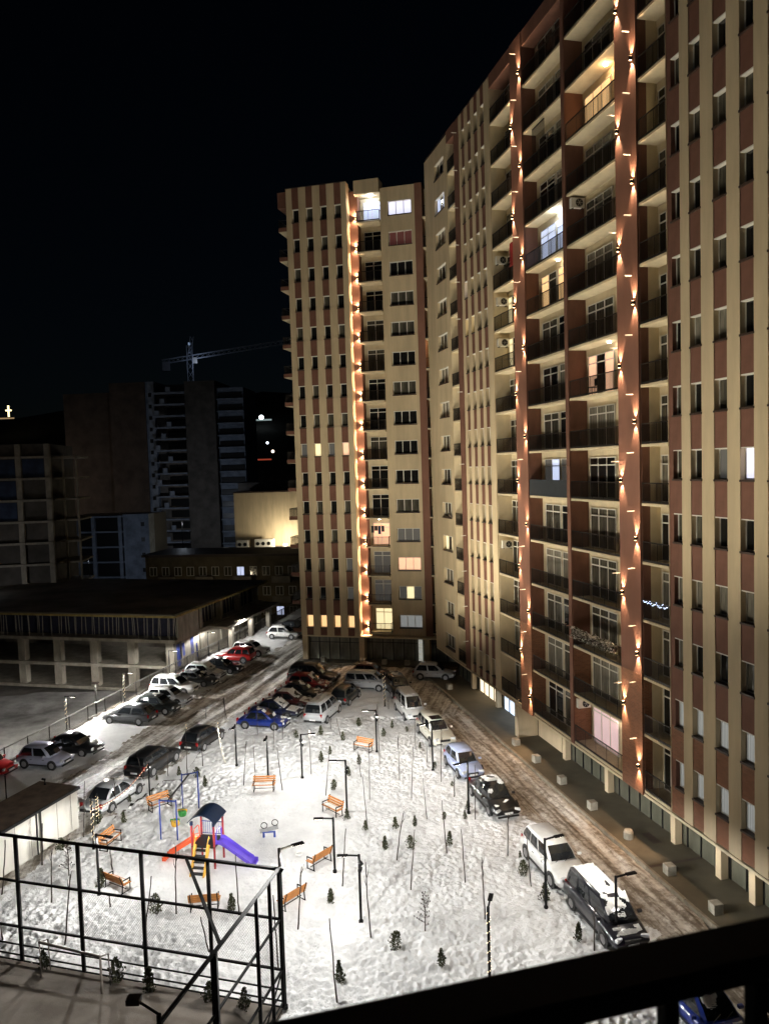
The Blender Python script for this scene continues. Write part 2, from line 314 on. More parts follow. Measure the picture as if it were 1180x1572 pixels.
# ---- tower closing the court on the left
TNv = Vector((.2588, .9659, 0))
TW = thing('apartment_tower', TNv*75.66, math.radians(-15), 'cream tower with four brown window stripes and a glowing orange inner corner', 'apartment building')
tc4 = [(-29.13, -28.4), (-27.62, -26.9), (-26.1, -25.38), (-24.58, -23.86)]
def pane_t(c, k):
    if k == 0: return 'lit_warm'
    if k == 6 and c in (1, 3): return 'lit_yel' if c == 1 else 'lit_peach'
    return 'lit_grey' if (k in (1, 2) and c == 3) or k == 6 else ('glass', 'glass', 'glass2')[int(pseudo(c, k, 5)*3)]
stripes(TW, tc4, -29.75, -23.3, 49.1, 5.0, pane_t, wh=1.34, zbot=2.8)
MB().box(-23.3, -22.42, 1.0, 1.9, 2.8, 48.4).obj('rust_column', M['rust'], TW)
MB().box(-23.55, -23.31, .9, 1.0, 2.81, 49.0).obj('corner_return', M['cream'], TW)
for (a, b) in ((-20.05, -19.27), (-16.84, -16.5)): MB().box(a, b, 1.0, 1.9, 2.8, 48.4).obj('cream_pier', M['cream'], TW)
lo = 2.8
for k in range(15):
    zt = 5.0+3*k; MB().box(-19.27, -16.84, 1.0, 1.88, lo, zt-1.36).obj('wall_panel', M['cream'], TW)
    pm = {14: 'lit_white', 13: 'lit_red', 2: 'lit_peach', 0: 'lit_dim', 3: 'lit_grey'}.get(k, ['glass', 'glass', 'glass2'][int(pseudo(k, 17)*3)])
    pms = [pm]*3 if k != 1 else ['lit_grey', 'lit_yel', 'lit_grey']
    window(TW, -19.25, 1.2, zt-1.359, 2.4, 1.358, 3, pms, split=True); lo = zt
MB().box(-19.27, -16.84, 1.0, 1.88, lo, 48.4).obj('wall_panel', M['cream'], TW)
MB().box(-16.5, -15.75, .97, 2.0, 2.8, 48.45).obj('brown_pier', M['rust'], TW)
MB().box(-22.5, -20.02, 2.1, 2.4, 2.8, 48.3).obj('back_wall', M['creamd'], TW)
MB().box(-22.6, -20.0, .35, 2.05, 47.85, 49.2).obj('parapet_beam', M['cream'], TW)
MB().box(-15.75, -13, 2.2, 2.5, 2.8, 48.2).obj('back_wall', M['creamd'], TW)
for k in range(15):
    balcony(TW, -22.42, -20.04, .4, 2.09, 3*k+3.0, ret=.6); balcony(TW, -15.74, -13.2, 1.0, 2.19, 3*k+3.0)
    pm = {14: 'lit_cool', 3: 'lit_peach', 0: 'lit_yel', 1: 'lit_grey', 2: 'lit_grey'}.get(k, ['glass', 'glass', 'glass2'][int(pseudo(k, 27)*3)])
    window(TW, -22.1, 2.02, 3*k+3.2, 1.85, 2.3, 2, pm, transom=1.85, sill=False, lintel=False, name='balcony_door', split=True)
    window(TW, -15.3, 2.12, 3*k+3.2, 1.5, 2.3, 2, 'lit_warm' if k == 9 else 'glass', transom=1.85, sill=False, lintel=False, name='balcony_door', split=True)
    wall_lamp(TW, -22.62, 3*k+3.7, 380, .87, -.45, 100)
    b = balcony(TW, -30.85, -29.76, .5, 3.0, 3*k+3.0, front=.42, th=.16)
    link('railing', shared('rls', lambda: railing_mesh(2.4, 1.05).mesh('railing', M['rail'])), b, (.06, 2.4, .2), math.radians(-90))
MB().box(-30.85, -29.76, .44, 3.0, 47.4, 49.0).obj('parapet_beam', M['brown'], TW)
f = MB().tube([(0,0,0), (0,0,.05)], .13, 10).obj('ceiling_light', M['led'], TW, (-21.2, 1.2, 47.78)); point('bulb', f, (0,0,-.12), 110, (.85,.95,1), .1)
f = MB().tube([(0,0,0), (0,0,.05)], .11, 10).obj('ceiling_light', M['led'], TW, (-14.6, 1.5, 32.9)); point('bulb', f, (0,0,-.12), 30, (1,.6,.25), .1)
f = MB().tube([(0,0,0), (0,0,.05)], .11, 10).obj('ceiling_light', M['led'], TW, (-21.2, 1.3, 14.9)); point('bulb', f, (0,0,-.12), 12, (1,.75,.55), .1)
MB().box(-29.7, -13.1, 1.91, 14, 2.8, 48.2).obj('house_core', M['creamd'], TW) if False else MB().box(-29.7, -13.1, 2.41, 14, 2.8, 48.2).obj('house_core', M['creamd'], TW)
MB().box(-29.7, -23.35, .91, 2.4, 2.8, 48.9).obj('house_core', M['creamd'], TW)
MB().box(-29.7, -13.0, .1, 2.3, 2.66, 2.79).obj('soffit', M['creamd'], TW)
MB().box(-29.7, -13.0, 1.5, 13.9, 0, 2.65).obj('shop_core', M['concd'], TW)
MB().box(-29.75, -23.31, -.02, 1.0, 49.1, 49.16).obj('roof_coping', M['sill'], TW)
for i in range(14):
    x = -29.2+i*1.14; yg = .7 if x < -23.5 else 1.25
    link('shop_pane', shared('tsp', lambda: MB().box(.03, 1.11, 0, .03, .1, 2.63).mesh('shop_pane', mat('tower_shop_glass', (.19,.19,.15), .25, .5, .8, (1,1,.2), spec=.5))), TW, (x, yg, 0))
    link('mullion', shared('tmu', lambda: MB().box(-.035, .035, -.06, .05, .02, 2.64).box(.035, 1.1, -.03, .0, 1.95, 2.02).mesh('mullion', M['mull'])), TW, (x, yg, 0))
for x in (-29.5, -23.2, -16.3): MB().box(x-.28, x+.28, .2, .64 if x < -24 else 1.1, .01, 2.65).obj('column', M['cream'], TW)
MB().box(-17.35, -16.95, 1.05, 1.2, .2, 2.6).obj('lit_strip', mat('pale_glow_strip', (.7,.7,.62), .5, .4, 3, emit=(.8,.8,.7), es=.35), TW)  # pale upright strip given a faint glow in its material
# ------------------------------------------------------------------ ground
def vnoise(x, y, s, seed):
    r = np.random.default_rng(seed).random((256, 256)); X = x/s; Y = y/s; xi = np.floor(X).astype(int); yi = np.floor(Y).astype(int); fx = X-xi; fy = Y-yi
    fx = fx*fx*(3-2*fx); fy = fy*fy*(3-2*fy); g = lambda a, b: r[a % 256, b % 256]
    return (g(xi,yi)*(1-fx)+g(xi+1,yi)*fx)*(1-fy)+(g(xi,yi+1)*(1-fx)+g(xi+1,yi+1)*fx)*fy
fd = np.array([.246, .969]); fg = np.array([.969, -.246]); n2 = np.array([.9703, .2419]); d2 = np.array([-.2419, .9703])
def sstep(a, b, x): t = np.clip((x-a)/(b-a), 0, 1); return t*t*(3-2*t)
def road_mask(x, y):
    off = x*n2[0]+y*n2[1]; t = x*d2[0]+y*d2[1]; q = x*fg[0]+y*fg[1]
    wob = (vnoise(x, y, 1.6, 3)-.5)*1.3+(vnoise(x, y, .5, 4)-.5)*.6
    right = sstep(17.6, 18.4, off+wob)*(t < 78)
    far = sstep(68.3, 70.0, y-.12*x+wob)*(x > -9)*(y < 82)
    left = sstep(-34.6, -33.2, q+wob)*(1-sstep(-28.6, -27.2, q+wob))*(y > 36)
    left = np.maximum(left, sstep(-34.6, -33.2, q+wob)*(1-sstep(-17, -15, q+wob))*sstep(60, 66, y)*.75*(x < -6))
    return np.maximum(np.maximum(right, far), left), off, q, t
PITS = [(rng.uniform(-21, 12), 22+40*rng.random()**1.4) for _ in range(44000)]
for _ in range(110):   # walked trails of footprints
    x, y, a = rng.uniform(-16, 9), rng.uniform(24, 58), rng.uniform(0, 6.28)
    for i in range(26):
        a += rng.normal(0, .12); x += .62*math.cos(a); y += .62*math.sin(a); PITS.append((x-math.sin(a)*.12*(i % 2*2-1), y+math.cos(a)*.12*(i % 2*2-1)))
def height(x, y):
    rm, off, q, t = road_mask(x, y)
    play = np.exp(-(((x+8.5)/5.8)**2+((y-41)/7.)**2)**2)
    h = (vnoise(x, y, 3.2, 1)-.5)*.16+(vnoise(x, y, .9, 2)-.5)*.07+(vnoise(x, y, .36, 6)-.5)*.065+(vnoise(x, y, .19, 7)-.5)*.06
    h *= (1-.72*play)
    lum = (vnoise(x, y, .45, 8)-.5)*.09+(vnoise(x, y, .2, 9)-.5)*.05
    # wheel ruts follow each road
    ru = np.sin(off*5.2+vnoise(t, off*0, 3., 11)*2.2)*.045+(vnoise(off*6, t*.55, 1, 12)-.5)*.09
    rl = np.sin(q*3.6+vnoise(y, q*0, 4., 13)*2.2)*.05+(vnoise(q*4, (x*fd[0]+y*fd[1])*.5, 1, 14)-.5)*.09
    road = np.where(off > 14, ru, rl)+lum*.7-.07
    edge = rm*(1-rm)*4
    return h*(1-rm)+road*rm+edge*.10*vnoise(x, y, .5, 15)+.03, rm
def grid(name, x0, x1, y0, y1, s, mats, keep):
    xs = np.arange(x0, x1+s/2, s); ys = np.arange(y0, y1+s/2, s); X, Y = np.meshgrid(xs, ys); H, RM = height(X, Y); pit = np.zeros_like(X)
    if s < .2:
        for (a, b) in PITS:
            i = int((a-x0)/s); j = int((b-y0)/s); k = 4
            if k < i < len(xs)-k-1 and k < j < len(ys)-k-1:
                sl = (slice(j-k, j+k+1), slice(i-k, i+k+1)); d = ((X[sl]-a)**2+(Y[sl]-b)**2)/.0105
                play = math.exp(-(((a+8.5)/5.8)**2+((b-41)/7.)**2)**2)
                pit[sl] = np.minimum(pit[sl], -(.15*(1-.82*play))*(.6+.8*((i*7+j*13) % 17)/17)*np.exp(-d))
        tr = .25+.95*sstep(.30, .62, vnoise(X, Y, 3.4, 41)*.65+vnoise(X, Y, 1.3, 42)*.35)   # trampled here, smoother there
        H = H+pit*(1-RM)*tr
    nx, ny = len(xs), len(ys); idx = np.arange(nx*ny).reshape(ny, nx)
    q = np.stack([idx[:-1,:-1], idx[:-1,1:], idx[1:,1:], idx[1:,:-1]], -1).reshape(-1, 4)
    cx = (X[:-1,:-1]+s/2).ravel(); cyy = (Y[:-1,:-1]+s/2).ravel(); rmc = RM[:-1,:-1].ravel(); kp = keep(cx, cyy)
    for nm, sel, m in mats:
        qq = q[kp & sel(rmc)]; used = np.unique(qq); remap = -np.ones(nx*ny, int); remap[used] = np.arange(len(used)); qq = remap[qq]
        me = bpy.data.meshes.new(nm); co = np.stack([X.ravel(), Y.ravel(), H.ravel()], -1)[used]
        me.vertices.add(len(co)); me.vertices.foreach_set('co', co.ravel()); me.loops.add(qq.size); me.loops.foreach_set('vertex_index', qq.ravel().astype(np.int32))
        me.polygons.add(len(qq)); me.polygons.foreach_set('loop_start', np.arange(0, qq.size, 4, dtype=np.int32)); me.polygons.foreach_set('use_smooth', np.ones(len(qq), bool))
        me.materials.append(m); me.update(calc_edges=True); me.validate()
        tag(link(nm, me), kind='structure')
M['snow'] = mat('trodden_snow', (.80,.80,.80), .9, .08, .8, bump=.05, bscale=10, spec=.3, col2=(.86,.86,.855))
def slush(name, ang):
    m = mat(name, (.2,.15,.1), .6, 0, bump=.035, bscale=7, spec=.5); n = m.node_tree; p = n.nodes['Principled BSDF']; L = n.links.new
    tc = n.nodes.new('ShaderNodeTexCoord'); mp = n.nodes.new('ShaderNodeMapping'); mp.inputs['Rotation'].default_value = (0,0,ang); L(tc.outputs['Object'], mp.inputs[0])
    m2 = n.nodes.new('ShaderNodeMapping'); m2.inputs['Scale'].default_value = (3.2, .16, 1); L(mp.outputs[0], m2.inputs[0])
    a = n.nodes.new('ShaderNodeTexNoise'); a.inputs['Scale'].default_value = .55; a.inputs['Detail'].default_value = 8; a.inputs['Roughness'].default_value = .7; a.inputs['Distortion'].default_value = .3; L(m2.outputs[0], a.inputs[0])
    b = n.nodes.new('ShaderNodeTexNoise'); b.inputs['Scale'].default_value = 2.6; b.inputs['Detail'].default_value = 7; b.inputs['Roughness'].default_value = .75; L(tc.outputs['Object'], b.inputs[0])
    ad = n.nodes.new('ShaderNodeMath'); ad.operation = 'MULTIPLY_ADD'; ad.inputs[1].default_value = .62; L(a.outputs[0], ad.inputs[0]); mu = n.nodes.new('ShaderNodeMath'); mu.operation = 'MULTIPLY'; mu.inputs[1].default_value = .38; L(b.outputs[0], mu.inputs[0]); L(mu.outputs[0], ad.inputs[2])
    r = n.nodes.new('ShaderNodeValToRGB'); e = r.color_ramp.elements; e[0].position = .38; e[0].color = (.12,.10,.08,1); e[1].position = .56; e[1].color = (.72,.69,.64,1); k = e.new(.46); k.color = (.25,.215,.172,1)
    L(ad.outputs[0], r.inputs[0]); L(r.outputs[0], p.inputs['Base Color']); return m
M['slushR'] = slush('rutted_slush', math.radians(-14)); M['slushL'] = slush('rutted_slush_far', math.radians(14))
cc = np.array([-4.38, 27.98]); ca = np.array([-.961, .277]); cb_ = np.array([-.262, -.965])
inside = lambda x, y: (x*n2[0]+y*n2[1] < 21.35) & (x*fg[0]+y*fg[1] > -39.75) & ~(((x-cc[0])*cb_[0]+(y-cc[1])*cb_[1] > .3) & ((x-cc[0])*ca[0]+(y-cc[1])*ca[1] > .1))
isR = lambda x, y: (x*n2[0]+y*n2[1] > 11)
grid('snow_ground', -21, 13.5, 21, 62, .07, [('snow_ground', lambda r: r < .5, M['snow']), ('road', lambda r: r >= .5, M['slushR'])], lambda x, y: inside(x, y) & ((x > -14) | (y < 50)) & ((x*fg[0]+y*fg[1] > -27) | (y < 44)))
grid('snow_ground', -35, -6+.0, 40, 62, .2, [('snow_ground', lambda r: r < .5, M['snow']), ('road', lambda r: r >= .5, M['slushL'])], lambda x, y: inside(x, y) & ~(((x > -14) | (y < 50)) & ((x*fg[0]+y*fg[1] > -27) | (y < 44))))
grid('snow_ground', -30, 14, 62, 118, .28, [('snow_ground', lambda r: r < .5, M['snow']), ('road', lambda r: r >= .5, M['slushL'])], inside)
def sheet(name, pts, z, m, th=None):
    b = MB(); n = len(pts)
    if th: b.loft([[(x, y, z-th) for x, y in pts], [(x, y, z) for x, y in pts]])
    else: b.add([(x, y, z) for x, y in pts], [tuple(range(n))])
    return tag(b.obj(name, m), kind='structure')
M['earth'] = mat('dark_earth', (.10,.085,.07), .95, .4, .15, col2=(.28,.26,.24))
sheet('terrain', [(-3000,-800), (3000,-800), (3000,4000), (-3000,4000)], -3.3, M['earth'])
def RBp(x, y): v = Matrix.Rotation(math.radians(-76), 3, 'Z') @ Vector((x, y+22.2-22.2, 0)) + N14*22.2; return (v.x, v.y)
M['pave'] = mat('tan_paving', (.105,.09,.062), .8, .18, .5, bump=.006, bscale=40)
pv = [RBp(-72, -.98), RBp(-20, -.98), RBp(-20, 2.3), RBp(-72, 2.3)]
sheet('sidewalk', pv, .13, M['pave'], .3)
KS = mat('kerb_stone', (.26,.23,.175), .85, .25, 3, bump=.006)
kerb = sheet('kerb', [RBp(-72, -1.13), RBp(-20, -1.13), RBp(-20, -.99), RBp(-72, -.99)], .10, KS, .3)
for i in range(52):
    o = link('kerb_stone', shared('kst', lambda: MB().box(-.485, .485, -.08, .078, 0, .16).mesh('kerb_stone', KS, bevel=.012)), kerb, (*RBp(-71.5+i, -1.06), .0), math.radians(-76)+random.uniform(-.012,.012)); o.location.z = random.uniform(-.012,.008)
sheet('house_plot', [RBp(-72, 2.31), RBp(-20, 2.31), RBp(-20, 18), RBp(-72, 18)], -.02, M['earth'])
def TWp(x, y): v = Matrix.Rotation(math.radians(-15), 3, 'Z') @ Vector((x, y, 0)) + TNv*75.66; return (v.x, v.y)
# pavement patches in front of the tower and the service covers in the sidewalk
sheet('tower_plinth', [TWp(-30.2, -.9), TWp(-13, -.9), TWp(-13, 1.4), TWp(-30.2, 1.4)], .16, M['pave'], .4)
sheet('drain_cover', [RBp(-36.1, .55), RBp(-34.9, .55), RBp(-34.9, 1.05), RBp(-36.1, 1.05)], .136, M['sill'])
sheet('drain_strip', [RBp(-33.05, -.95), RBp(-32.85, -.95), RBp(-32.85, 2.0), RBp(-33.05, 2.0)], .136, M['sill'])
M['court'] = mat('sports_court_floor', (.20,.165,.13), .85, .35, .35, bump=.01, bscale=20, col2=(.27,.235,.20))
cc = np.array([-4.38, 27.98]); ca = np.array([-.961, .277]); cb_ = np.array([-.262, -.965])
sheet('sports_court', [tuple(cc+cb_*.1), tuple(cc+ca*26+cb_*.1), tuple(cc+ca*26+cb_*14), tuple(cc+cb_*14)], .10, M['court'], .25)
# retaining wall under the fence and the lower, snowy building lot
def FQ(s, q): p = fd*s+fg*q; return (float(p[0]), float(p[1]))
sheet('retaining_wall', [FQ(38, -40.05), FQ(125, -40.05), FQ(125, -39.72), FQ(38, -39.72)], .06, M['concd'], 3.6)
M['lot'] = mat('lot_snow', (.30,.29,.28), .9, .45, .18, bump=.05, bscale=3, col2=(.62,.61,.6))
b = MB(); nx, ny = 60, 40
for j in range(ny):
    for i in range(nx):
        x, y = -62+i*.8, 50+j*.8; z = -3.1+float(vnoise(np.array(x), np.array(y), 2.5, 21))*.5+1.6*math.exp(-((x+31)**2+(y-61.5)**2)/6)+1.2*math.exp(-((x+36)**2+(y-60)**2)/9)
        b.v.append((x, y, z))
for j in range(ny-1):
    for i in range(nx-1):
        a = j*nx+i; x, y = b.v[a][:2]
        if x*fg[0]+y*fg[1] < -40.4: b.f.append((a, a+1, a+nx+1, a+nx)); b.m.append(0)
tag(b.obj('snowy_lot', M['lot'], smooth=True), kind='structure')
# dark hills
b = MB(); n = 80; ring = []
for i in range(n+1):
    x = -1500+i*36; h = 70+45*float(vnoise(np.array(x), np.array(0.), 300, 31))+20*float(vnoise(np.array(x), np.array(0.), 80, 32)); h *= 1 if x < 0 else .8
    ring.append([(x, 760, -4), (x, 860, h*.35), (x, 960, h*.8), (x, 1100, h), (x, 1300, h*.5)])
b.loft(ring, closed=False, caps=False)
tag(b.obj('hills', mat('night_hill', (.03,.03,.028), .95, .3, .02), smooth=True), kind='structure')
# ------------------------------------------------------------------ background buildings
M['formwork'] = mat('yellow_formwork', (.34,.26,.09), .7, .3, 2); M['prop'] = mat('steel_prop', (.32,.30,.26), .5, .3, 3, metal=.3)
M['tarp'] = mat('blue_tarp', (.035,.06,.30), .5, .3, 2)
M['wrap'] = mat('dark_blue_netting', (.022,.024,.05), .8, .3, 2)
M['slabsnow'] = mat('slab_top', (.21,.19,.165), .9, .4, .2)
K0 = Vector((-22.4, 80, 0)); KB = thing('unfinished_garage', K0, math.radians(-14.3), 'unfinished low concrete frame with dark formwork props and blue tarps, behind the left fence', 'construction')
# local: -x along the front face, +y along the fence
for z, th, nm in ((-2.9, .32, 'floor_slab'), (-.35, .34, 'floor_slab'), (2.45, .34, 'floor_slab')):
    MB().box(-34, 0, 0, 24, z, z+th).obj(nm, M['conc'], KB)
MB().box(-34, .2, -.25, 24.2, 5.3, 5.55).obj('roof_slab', M['slabsnow'], KB)
MB().box(-34, .3, -.4, -.26, 5.22, 5.42).box(.21, .36, -.3, 24.3, 5.22, 5.42).obj('edge_formwork', M['formwork'], KB)
for i in range(8):
    for z0, z1 in ((-2.57, -.36), (0, 2.44)): MB().box(-1.3-i*4.6, -.55-i*4.6+.15, .25, .95, z0, z1).obj('column', M['conc'], KB)
for z0, z1 in ((-2.57, -.36), (0, 2.44), (2.8, 5.29)):
    for j in range(4): MB().box(-.9, -.25, 6+j*5.2, 6.6+j*5.2, z0, z1).obj('column', M['conc'], KB)
MB().box(-34, -1.2, 8, 8.3, -2.57, 2.44).obj('inner_wall', M['concd'], KB)
for i in range(64): link('prop', shared('prop', lambda: MB().tube([(0,0,0), (0,0,2.46)], .045, 5).mesh('prop', M['prop'])), KB, (-.3-i*.52+random.uniform(-.12,.12), .25+random.random()*.8, 2.8)).rotation_euler = (random.uniform(-.03,.03), random.uniform(-.05,.05), 0)
for j in range(34): link('prop', shared('prop', None), KB, (-.2-random.random()*.6, 1.2+j*.66, 2.8)).rotation_euler = (random.uniform(-.03,.03), random.uniform(-.05,.05), 0)
MB().box(-34, -.8, 1.6, 1.66, 2.82, 5.28).box(-1.5, -1.44, 1.7, 23, 2.82, 5.28).obj('safety_netting', M['wrap'], KB)
MB().box(-.12, 0.02, .6, 5.2, 2.8, 5.2).obj('concrete_wall', M['conc'], KB)
MB().box(-.12, 0.02, 1.5, 5.2, -.0, 2.44).obj('concrete_wall', M['conc'], KB)
bt = MB()
for s0, s1, zt, zb in ((.1, .8, 2.3, -.2), (1.2, 1.8, 2.2, .7), (3.1, 3.8, 2.4, .3), (4.3, 4.6, 1.5, -.1)):
    for q in range(4):
        a = s0+(s1-s0)*q/4; c = s0+(s1-s0)*(q+1)/4
        bt.add([(.05+.05*(q % 2), a, zt), (.05+.05*((q+1) % 2), c, zt), (.08+.06*((q+1) % 2), c-.1, zb), (.08+.06*(q % 2), a+.1, zb+.2)], [(0,1,2,3)])
bt.obj('tarpaulin', M['tarp'], KB)
MB().box(.0, 2.4, 7.5, 23.5, 2.42, 2.7).obj('balcony_slab', M['conc'], KB); MB().box(.0, 2.4, 7.5, 23.5, -.4, -.1).obj('balcony_slab', M['conc'], KB)
for j in range(3): MB().box(1.7, 2.2, 9+j*5.5, 9.5+j*5.5, -.1, 2.42).obj('column', M['conc'], KB)
MB().box(-.6, -.45, 7, 23.5, .0, 2.4).obj('inner_wall', M['conc'], KB)
def frame_house(name, loc, rz, W, Dp, H, n, bays, label, cm, infill, cat='building', fh=3.0):
    t = thing(name, loc, rz, label, cat)
    MB().box(0, W, .5, Dp, 0, H).obj('wall', infill, t)
    for k in range(int(H/fh)+1): link('floor_slab', shared((name, 'fs'), lambda: MB().box(-.25, W+.25, -.2, .8, 0, .3).mesh('floor_slab', cm)), t, (0, 0, min(H-.3, k*fh)))
    for i in range(bays+1): link('column', shared((name, 'cl'), lambda: MB().box(-.35, .35, -.05, .7, 0, H-.02).mesh('column', cm)), t, (W*i/bays, 0, 0))
    return t
M['infill'] = mat('dim_brick_infill', (.085,.075,.065), .9, .3, .4); M['dkbrick'] = mat('dim_clay_block', (.075,.055,.043), .9, .3, .3, bump=.02, bscale=6)
M['bluec'] = mat('bluish_concrete', (.20,.23,.28), .9, .3, .5); M['nav'] = mat('blue_shade_sheet', (.03,.045,.09), .8, .3, .6)
A = frame_house('concrete_frame_house', (-58, 105.5, -1), math.radians(8), 11.5, 14, 26, 8, 3, 'unfinished grey concrete frame building with open bays, at the left edge', M['conc'], M['infill'])
for k, i in ((7, 1), (6, 1), (5, 1), (7, 0), (7, 2)): link('blue_sheet', shared('bsh', lambda: MB().box(.5, 3.3, .3, .36, .35, 2.9).mesh('blue_sheet', M['nav'])), A, (i*3.83, 0, k*3))
for k in range(9): MB().box(11.8, 15, 2+.2*(k % 2), 9, k*3-.0, k*3+.25).obj('balcony_slab', M['conc'], A)
for q in (12.8, 14.6): MB().box(q, q+.25, 2.4, 2.7, .0, 24.5).obj('column', M['conc'], A)
# tall dark tower with a brick flank
T = thing('unfinished_tower', (-84, 205, -3), math.radians(-4), 'tall dark unfinished residential tower with a blank brick flank', 'building')
MB().box(0, 13, 0, 16, 0, 45).obj('brick_flank', M['dkbrick'], T); MB().box(13.01, 22.5, -1, 16, 0, 47.3).obj('brick_flank', M['dkbrick'], T)
MB().box(22.51, 24.8, -.6, 14, 0, 47.4).obj('stair_core', M['bluec'], T)
for k in range(15):
    link('window', shared('tw_w', lambda: MB().box(0, .8, -.66, -.602, 0, 1.0).mesh('window', M['mull'])), T, (23.3, 0, 3*k+1.4))
    link('floor_slab', shared('tw_s', lambda: MB().box(0, 8.4, -2.2, 0, 0, .35).mesh('floor_slab', M['bluec'])), T, (24.81, 0, 3*k+2))
    link('opening', shared('tw_o', lambda: MB().box(0, 5, .8, .98, 0, 1.9).mesh('opening', M['mull'])), T, (27.6, 0, 3*k+2.6))
    link('parapet', shared('tw_p', lambda: MB().box(0, 1.2, -2.1, -1.9, 0, 1.3).mesh('parapet', M['bluec'])), T, (25.2+(k % 3)*1.6, 0, 3*k+2.36))
MB().box(24.81, 33.2, 1, 14, 0, 44).obj('wall', M['concd'], T)
MB().box(33.21, 41.2, -1.5, 14, 0, 47).obj('brick_flank', M['infill'], T)
MB().box(41.21, 48.2, .4, 14, 0, 45.2).obj('wall', M['bluec'], T)
for k in range(14):
    link('strip_window', shared('tw_sw', lambda: MB().box(0, 6.3, .2, .39, 0, 1.45).mesh('strip_window', M['mull'])), T, (41.6, 0, 3.15*k+1.5))
    link('window_ledge', shared('tw_l', lambda: MB().box(-.3, 6.9, -.5, .18, 0, .3).mesh('window_ledge', M['bluec'])), T, (41.5, 0, 3.15*k+1.1))
S = frame_house('small_frame_house', (-63, 152, -3), math.radians(-6), 16.5, 10, 15.4, 5, 3, 'low bluish concrete frame building with white slab edges and block ends', M['bluec'], M['mull'])
MB().box(-.6, 2.4, -.6, 2, 0, 15.2).obj('block_pier', M['bluec'], S); MB().box(12, 17.2, -.6, 2, 0, 15.6).obj('block_pier', M['bluec'], S)
for k in range(5):
    for x in (.6, 15.6): link('window', shared('sh_w', lambda: MB().box(0, .7, -.66, -.603, 0, .8).mesh('window', M['mull'])), S, (x, 0, 3*k+1.2))
# beige hall lit by a wall lamp, and old flats in front of it
H = thing('beige_hall', (-33.6, 172, -3), math.radians(-3), 'windowless beige hall wall lit by a lamp, between the dark tower and the cream tower', 'building')
MB().box(0, 15.5, 0, 12, 0, 18.4).obj('wall', M['cream'], H); MB().box(-.1, 15.6, -.1, 12.1, 18.41, 18.7).obj('roof_coping', M['sill'], H)
MB().box(-2, 18, 12.5, 30, 14, 20.5).obj('rear_block', M['infill'], H)
MB().box(-3, 20, -9, -.3, 4, 6.4).obj('low_roof', M['concd'], H)
for x, wd, h in ((1.2, 2.6, 1.7), (5.2, 4.2, 1.9)):
    o = thing('roof_cooler', H.matrix_basis @ Vector((x, -4, 6.41)), math.radians(-3), 'white %s cooling unit on the flat roof below the beige hall wall' % ('small' if wd < 3 else 'wide'), 'cooling unit')
    MB().box(0, wd, 0, 1.4, 0, h).obj('casing', M['white'], o, bevel=.05)
    for q in range(int(wd/1.2)): MB().tube([(.7+q*1.2, -.02, h*.5), (.7+q*1.2, .03, h*.5)], .4, 12).obj('fan_grille', M['mull'], o)
o = thing('floodlight', H.matrix_basis @ Vector((12.2, -5.2, 6.41)), 0, 'glaring floodlight aimed up at the beige hall wall', 'floodlight')
MB().bar((0,0,0), (0,0,.6), .1).obj('post', M['steel'], o); MB().box(-.35, .35, -.1, .15, .5, .9).obj('lamp_head', M['led'], o); point('bulb', o, (0, .2, 1.6), 3200, (1,.89,.66), .3)
OF = thing('old_flats', (-38, 121, -3.2), math.radians(-9), 'old dim brown block of flats with rows of small windows and balconies', 'building')
MB().box(0, 25, 0, 9, 0, 10.4).obj('wall', mat('old_render', (.105,.085,.055), .9, .35, .4), OF); MB().box(-.4, 25.4, -.5, 9.4, 10.41, 10.8).obj('roof', M['sill'], OF)
for k in range(3):
    for i in range(12):
        lit = (k, i) in ((2, 7), (0, 10))
        f = link('window', shared('of_w', lambda: frame_mesh(1.2, 1.4, 2, 0).mesh('window', M['white'])), OF, (.7+i*2.05, -.08, 1.2+k*3.1))
        link('pane', shared(('of_p', lit), lambda: MB().box(.03, 1.17, .03, .05, .03, 1.37).mesh('pane', M['lit_cool' if lit else 'glass2'])), f)
        if i % 3 == 1: link('balcony', shared('of_b', lambda: MB().box(-.3, 2.6, -1.1, 0, -1.0, -.85).box(-.3, 2.6, -1.1, -1.0, -.85, 0).mesh('balcony', M['concd'])), OF, (.7+i*2.05, -.01, 1.2+k*3.1))
# tower crane
CR = thing('tower_crane', (-64, 262, -3), math.radians(15), 'pale tower crane with a long jib above the dark unfinished tower', 'crane')
M['crane'] = mat('pale_crane_paint', (.75,.8,.9), .5, .1)
def lattice(bm, a, b, w, n, up=(0,0,1)):
    a = Vector(a); b = Vector(b); d = (b-a).normalized(); up = Vector(up); s1 = d.cross(up).normalized()*w/2; s2 = d.cross(s1).normalized()*w/2
    cs = [s1+s2, s1-s2, -s1-s2, -s1+s2]
    for c in cs: bm.bar(a+c, b+c, .16)
    for i in range(n):
        p = a+(b-a)*i/n; q = a+(b-a)*(i+1)/n
        for j in range(4): bm.bar(p+cs[j], q+cs[(j+1) % 4], .09)
b = MB(); lattice(b, (0,0,0), (0,0,66), 1.8, 24, (0,1,0)); b.obj('mast', M['crane'], CR)
b = MB(); lattice(b, (0,0,62), (46,0,70), 1.3, 26); b.obj('jib', M['crane'], CR)
b = MB(); lattice(b, (0,0,62), (-9,0,60.5), 1.3, 6); b.box(-9, -6.5, -1, 1, 57.5, 60.5); b.obj('counter_jib', M['crane'], CR)
b = MB(); lattice(b, (0,0,63), (1,0,69), 1.0, 4, (0,1,0)); b.obj('tower_head', M['crane'], CR); MB().box(.8, 2.4, -.8, .8, 60, 62).obj('cab', M['white'], CR)
